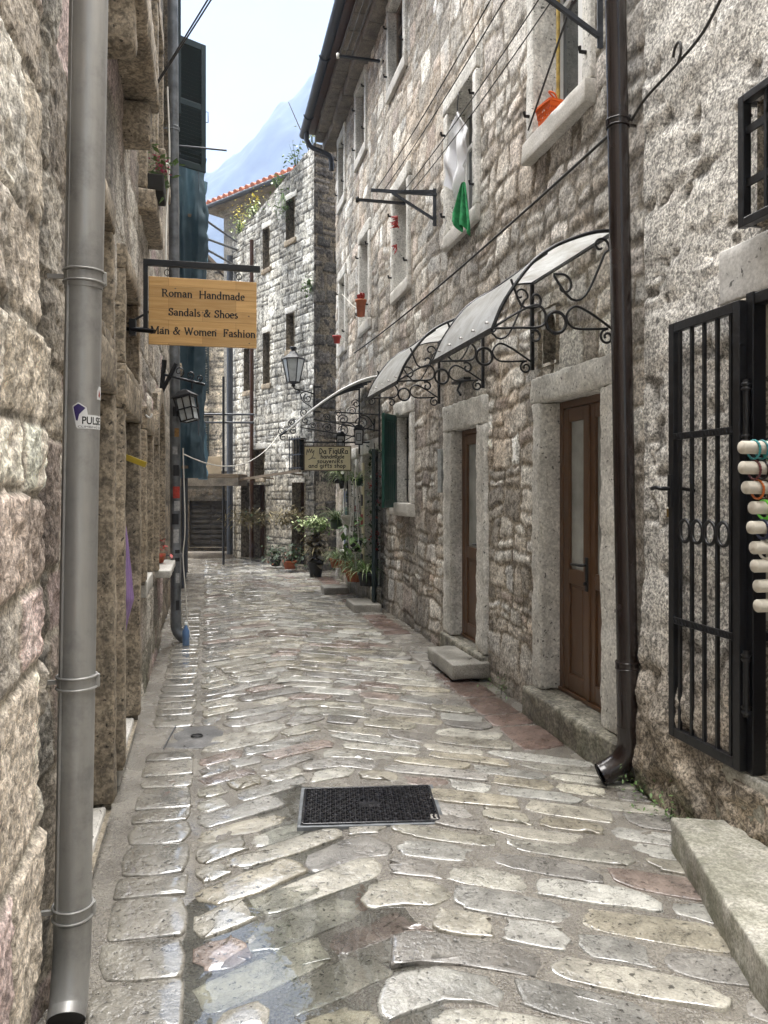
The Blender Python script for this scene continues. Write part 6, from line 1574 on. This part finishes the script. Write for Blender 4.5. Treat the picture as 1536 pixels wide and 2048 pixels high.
# ------------------------------------------------------------------ scaffold with sheeting and the deck over the far passage
nm_, nt, bs_ = new_mat('teal_net'); out = nt.nodes['Material Output']; v = coords(nt)
n1 = noise_tex(nt, v, 5, 5, .6); cc = ramp(nt, n1, [(.3, (.022, .045, .058)), (.7, (.075, .12, .14))]); nt.links.new(cc, bs_.inputs['Base Color']); bs_.inputs['Roughness'].default_value = .6
tl_ = N(nt, 'ShaderNodeBsdfTranslucent'); tl_.inputs[0].default_value = (.12, .21, .26, 1); mx = N(nt, 'ShaderNodeMixShader'); mx.inputs[0].default_value = .45
nt.links.new(bs_.outputs[0], mx.inputs[1]); nt.links.new(tl_.outputs[0], mx.inputs[2]); nt.links.new(mx.outputs[0], out.inputs[0])
sc_ = thing('scaffold', 'steel tube scaffold standing against the narrow house on the left', 'scaffold', PL(13.2, 0, .22), AL)
for x in (1.0, -.3, -1.3):
    for y in (-.15, .08): MB().tube([(x, y, 0 if y < 0 else 1.86), (x, y, 7.4)], .024, 8).build('pole', M['iron_grey'], sc_)
for z in (1.9, 3.9, 5.9): MB().box((-1.35, -.17, z), (1.05, .10, z + .05), .004).build('deck', M['old_wood'], sc_)
for z in (2.8, 4.9, 6.8): MB().tube([(-1.35, .08, z), (1.05, .08, z)], .022, 8).build('rail', M['iron_grey'], sc_)
def net(u, v_):
    z = 1.75 + v_ * 5.35; s = u * 3.0
    fold = .045 * math.sin(s * 17 + 1.5 * math.sin(z * 1.1)) + .03 * math.sin(z * 3 + s * 5) + .07 * mn.noise(Vector((s * 3.2, z * 1.9, 3))) + .045 * abs(mn.noise(Vector((s * 9, z * 4.5, 7))))
    pull = .04 * math.sin(z * 1.25 + .4) * (1 - .3 * u)
    if u < .17: return Vector((1.07 + fold, -.24 + (u / .17) * .31 + pull, z))
    return Vector((1.07 - (u - .17) / .83 * 2.45, .12 + fold + pull * .8, z))
b = MB(); b.grid(net, 130, 130); o = b.build('scaffold_net', nm_); o.location = sc_.location; o.rotation_euler = (0, 0, AL); tag(o, 'torn dark teal debris net hanging from the scaffold', 'scaffold net')
dk = thing('scaffold_deck', 'wooden scaffold deck with a plywood guard bridging the far passage', 'scaffold', (-3.75, 16.4, 0), 0)
MB().box((-.9, -.55, 1.80), (.75, .6, 1.88), .006).build('deck', M['old_wood'], dk)
for y in (-.5, .5): MB().bar((-.9, y, 1.715), (.75, y, 1.715), .10, .16).build('beam', M['cornice'], dk)
for x in (.42,): MB().tube([(x, -.45, 0), (x, -.45, 3.9)], .026, 8).build('pole', M['iron'], dk)
for z in (2.95, 3.12): MB().tube([(-.75, -.47, z), (1.05, -.40, z)], .022, 8).build('rail', M['iron_grey'], dk)
MB().box((-.38, -.52, 1.885), (.38, -.47, 2.24), .004).build('guard_board', plain('plywood', (.46, .38, .28), .8, 0, .3, .15, 5), dk)
MB().box((-.12, -.44, 3.05), (.2, -.36, 3.09), .003).build('clamp', M['iron'], dk)
for (z0, z1, dy, lab) in ((6.54, 7.1, 0, 'upper'), (6.17, 6.95, .1, 'middle'), (6.0, 6.6, .2, 'lower')):
    line(lab + ' steel tube reaching from the scaffold to the ashlar house', PL(13.9, z0, .3), (-3.30 - .1 * dy, 17.2 + dy, z1), 0, .024, 'iron_grey', 'scaffold_tube', 'tube', 'tubes across the alley', 2)
bpy.data.objects.remove(to); bpy.data.curves.remove(cu)
# ================================================================== air, sky, light, camera
hz = MB(); hz.box((-950, -12, -1.3), (950, 1000, 352))
hm = bpy.data.materials.new('haze_air'); hm.use_nodes = True; nt = hm.node_tree; nt.nodes.clear()
out = nt.nodes.new('ShaderNodeOutputMaterial'); pv = nt.nodes.new('ShaderNodeVolumePrincipled')
pv.inputs['Color'].default_value = (.43, .56, .82, 1); pv.inputs['Density'].default_value = HAZE
nt.links.new(pv.outputs[0], out.inputs['Volume'])
ho = hz.build('haze', hm); ho['kind'] = 'stuff'

w = bpy.data.worlds.new('World'); sc.world = w; w.use_nodes = True; nt = w.node_tree
bg = nt.nodes['Background']; sky = nt.nodes.new('ShaderNodeTexSky'); sky.sky_type = 'NISHITA'; sky.sun_disc = False
SE, SAZ = R(76), R(-30)
sky.sun_elevation = SE; sky.sun_rotation = SAZ; sky.air_density = 1.2; sky.dust_density = 1.5
tc = nt.nodes.new('ShaderNodeTexCoord'); mp = nt.nodes.new('ShaderNodeMapping'); mp.inputs['Scale'].default_value = (1, 1, 2.2)
nt.links.new(tc.outputs['Generated'], mp.inputs[0])
ns = noise_tex(nt, mp.outputs[0], 2.3, 5, .55, .3)
cl = ramp(nt, ns, [(.36, .90), (.60, 1)])
c = mixc(nt, 'MIX', cl, sky.outputs[0], CLOUD)
nt.links.new(c, bg.inputs[0]); bg.inputs[1].default_value = SKY
sl = bpy.data.lights.new('sun', 'SUN'); sl.energy = SUN; sl.angle = R(80); sl.color = (1, .97, .93)
so_ = bpy.data.objects.new('sun', sl); link(so_)
# sky rotation: measured from +Y towards +X
d = Vector((math.sin(SAZ) * math.cos(SE), math.cos(SAZ) * math.cos(SE), math.sin(SE)))
so_.rotation_euler = d.to_track_quat('Z', 'Y').to_euler()
cam = bpy.data.cameras.new('camera'); co = bpy.data.objects.new('camera', cam); link(co)
cam.sensor_fit = 'HORIZONTAL'; cam.sensor_width = 36; cam.lens = 36 * 1538 / 1536; cam.shift_y = -49 / 1536
co.location = (0, 0, 1.6); co.rotation_euler = (R(90), 0, 0); cam.clip_end = 5000; cam.clip_start = .05
sc.camera = co
sc.view_settings.view_transform = 'Standard'; sc.view_settings.look = 'None'; sc.view_settings.exposure = EXPO; sc.view_settings.gamma = 1
sc.render.engine = 'CYCLES'
sc.cycles.use_denoising = True; sc.cycles.max_bounces = 8; sc.cycles.diffuse_bounces = 4; sc.cycles.glossy_bounces = 4; sc.cycles.transparent_max_bounces = 8; sc.cycles.volume_bounces = 1
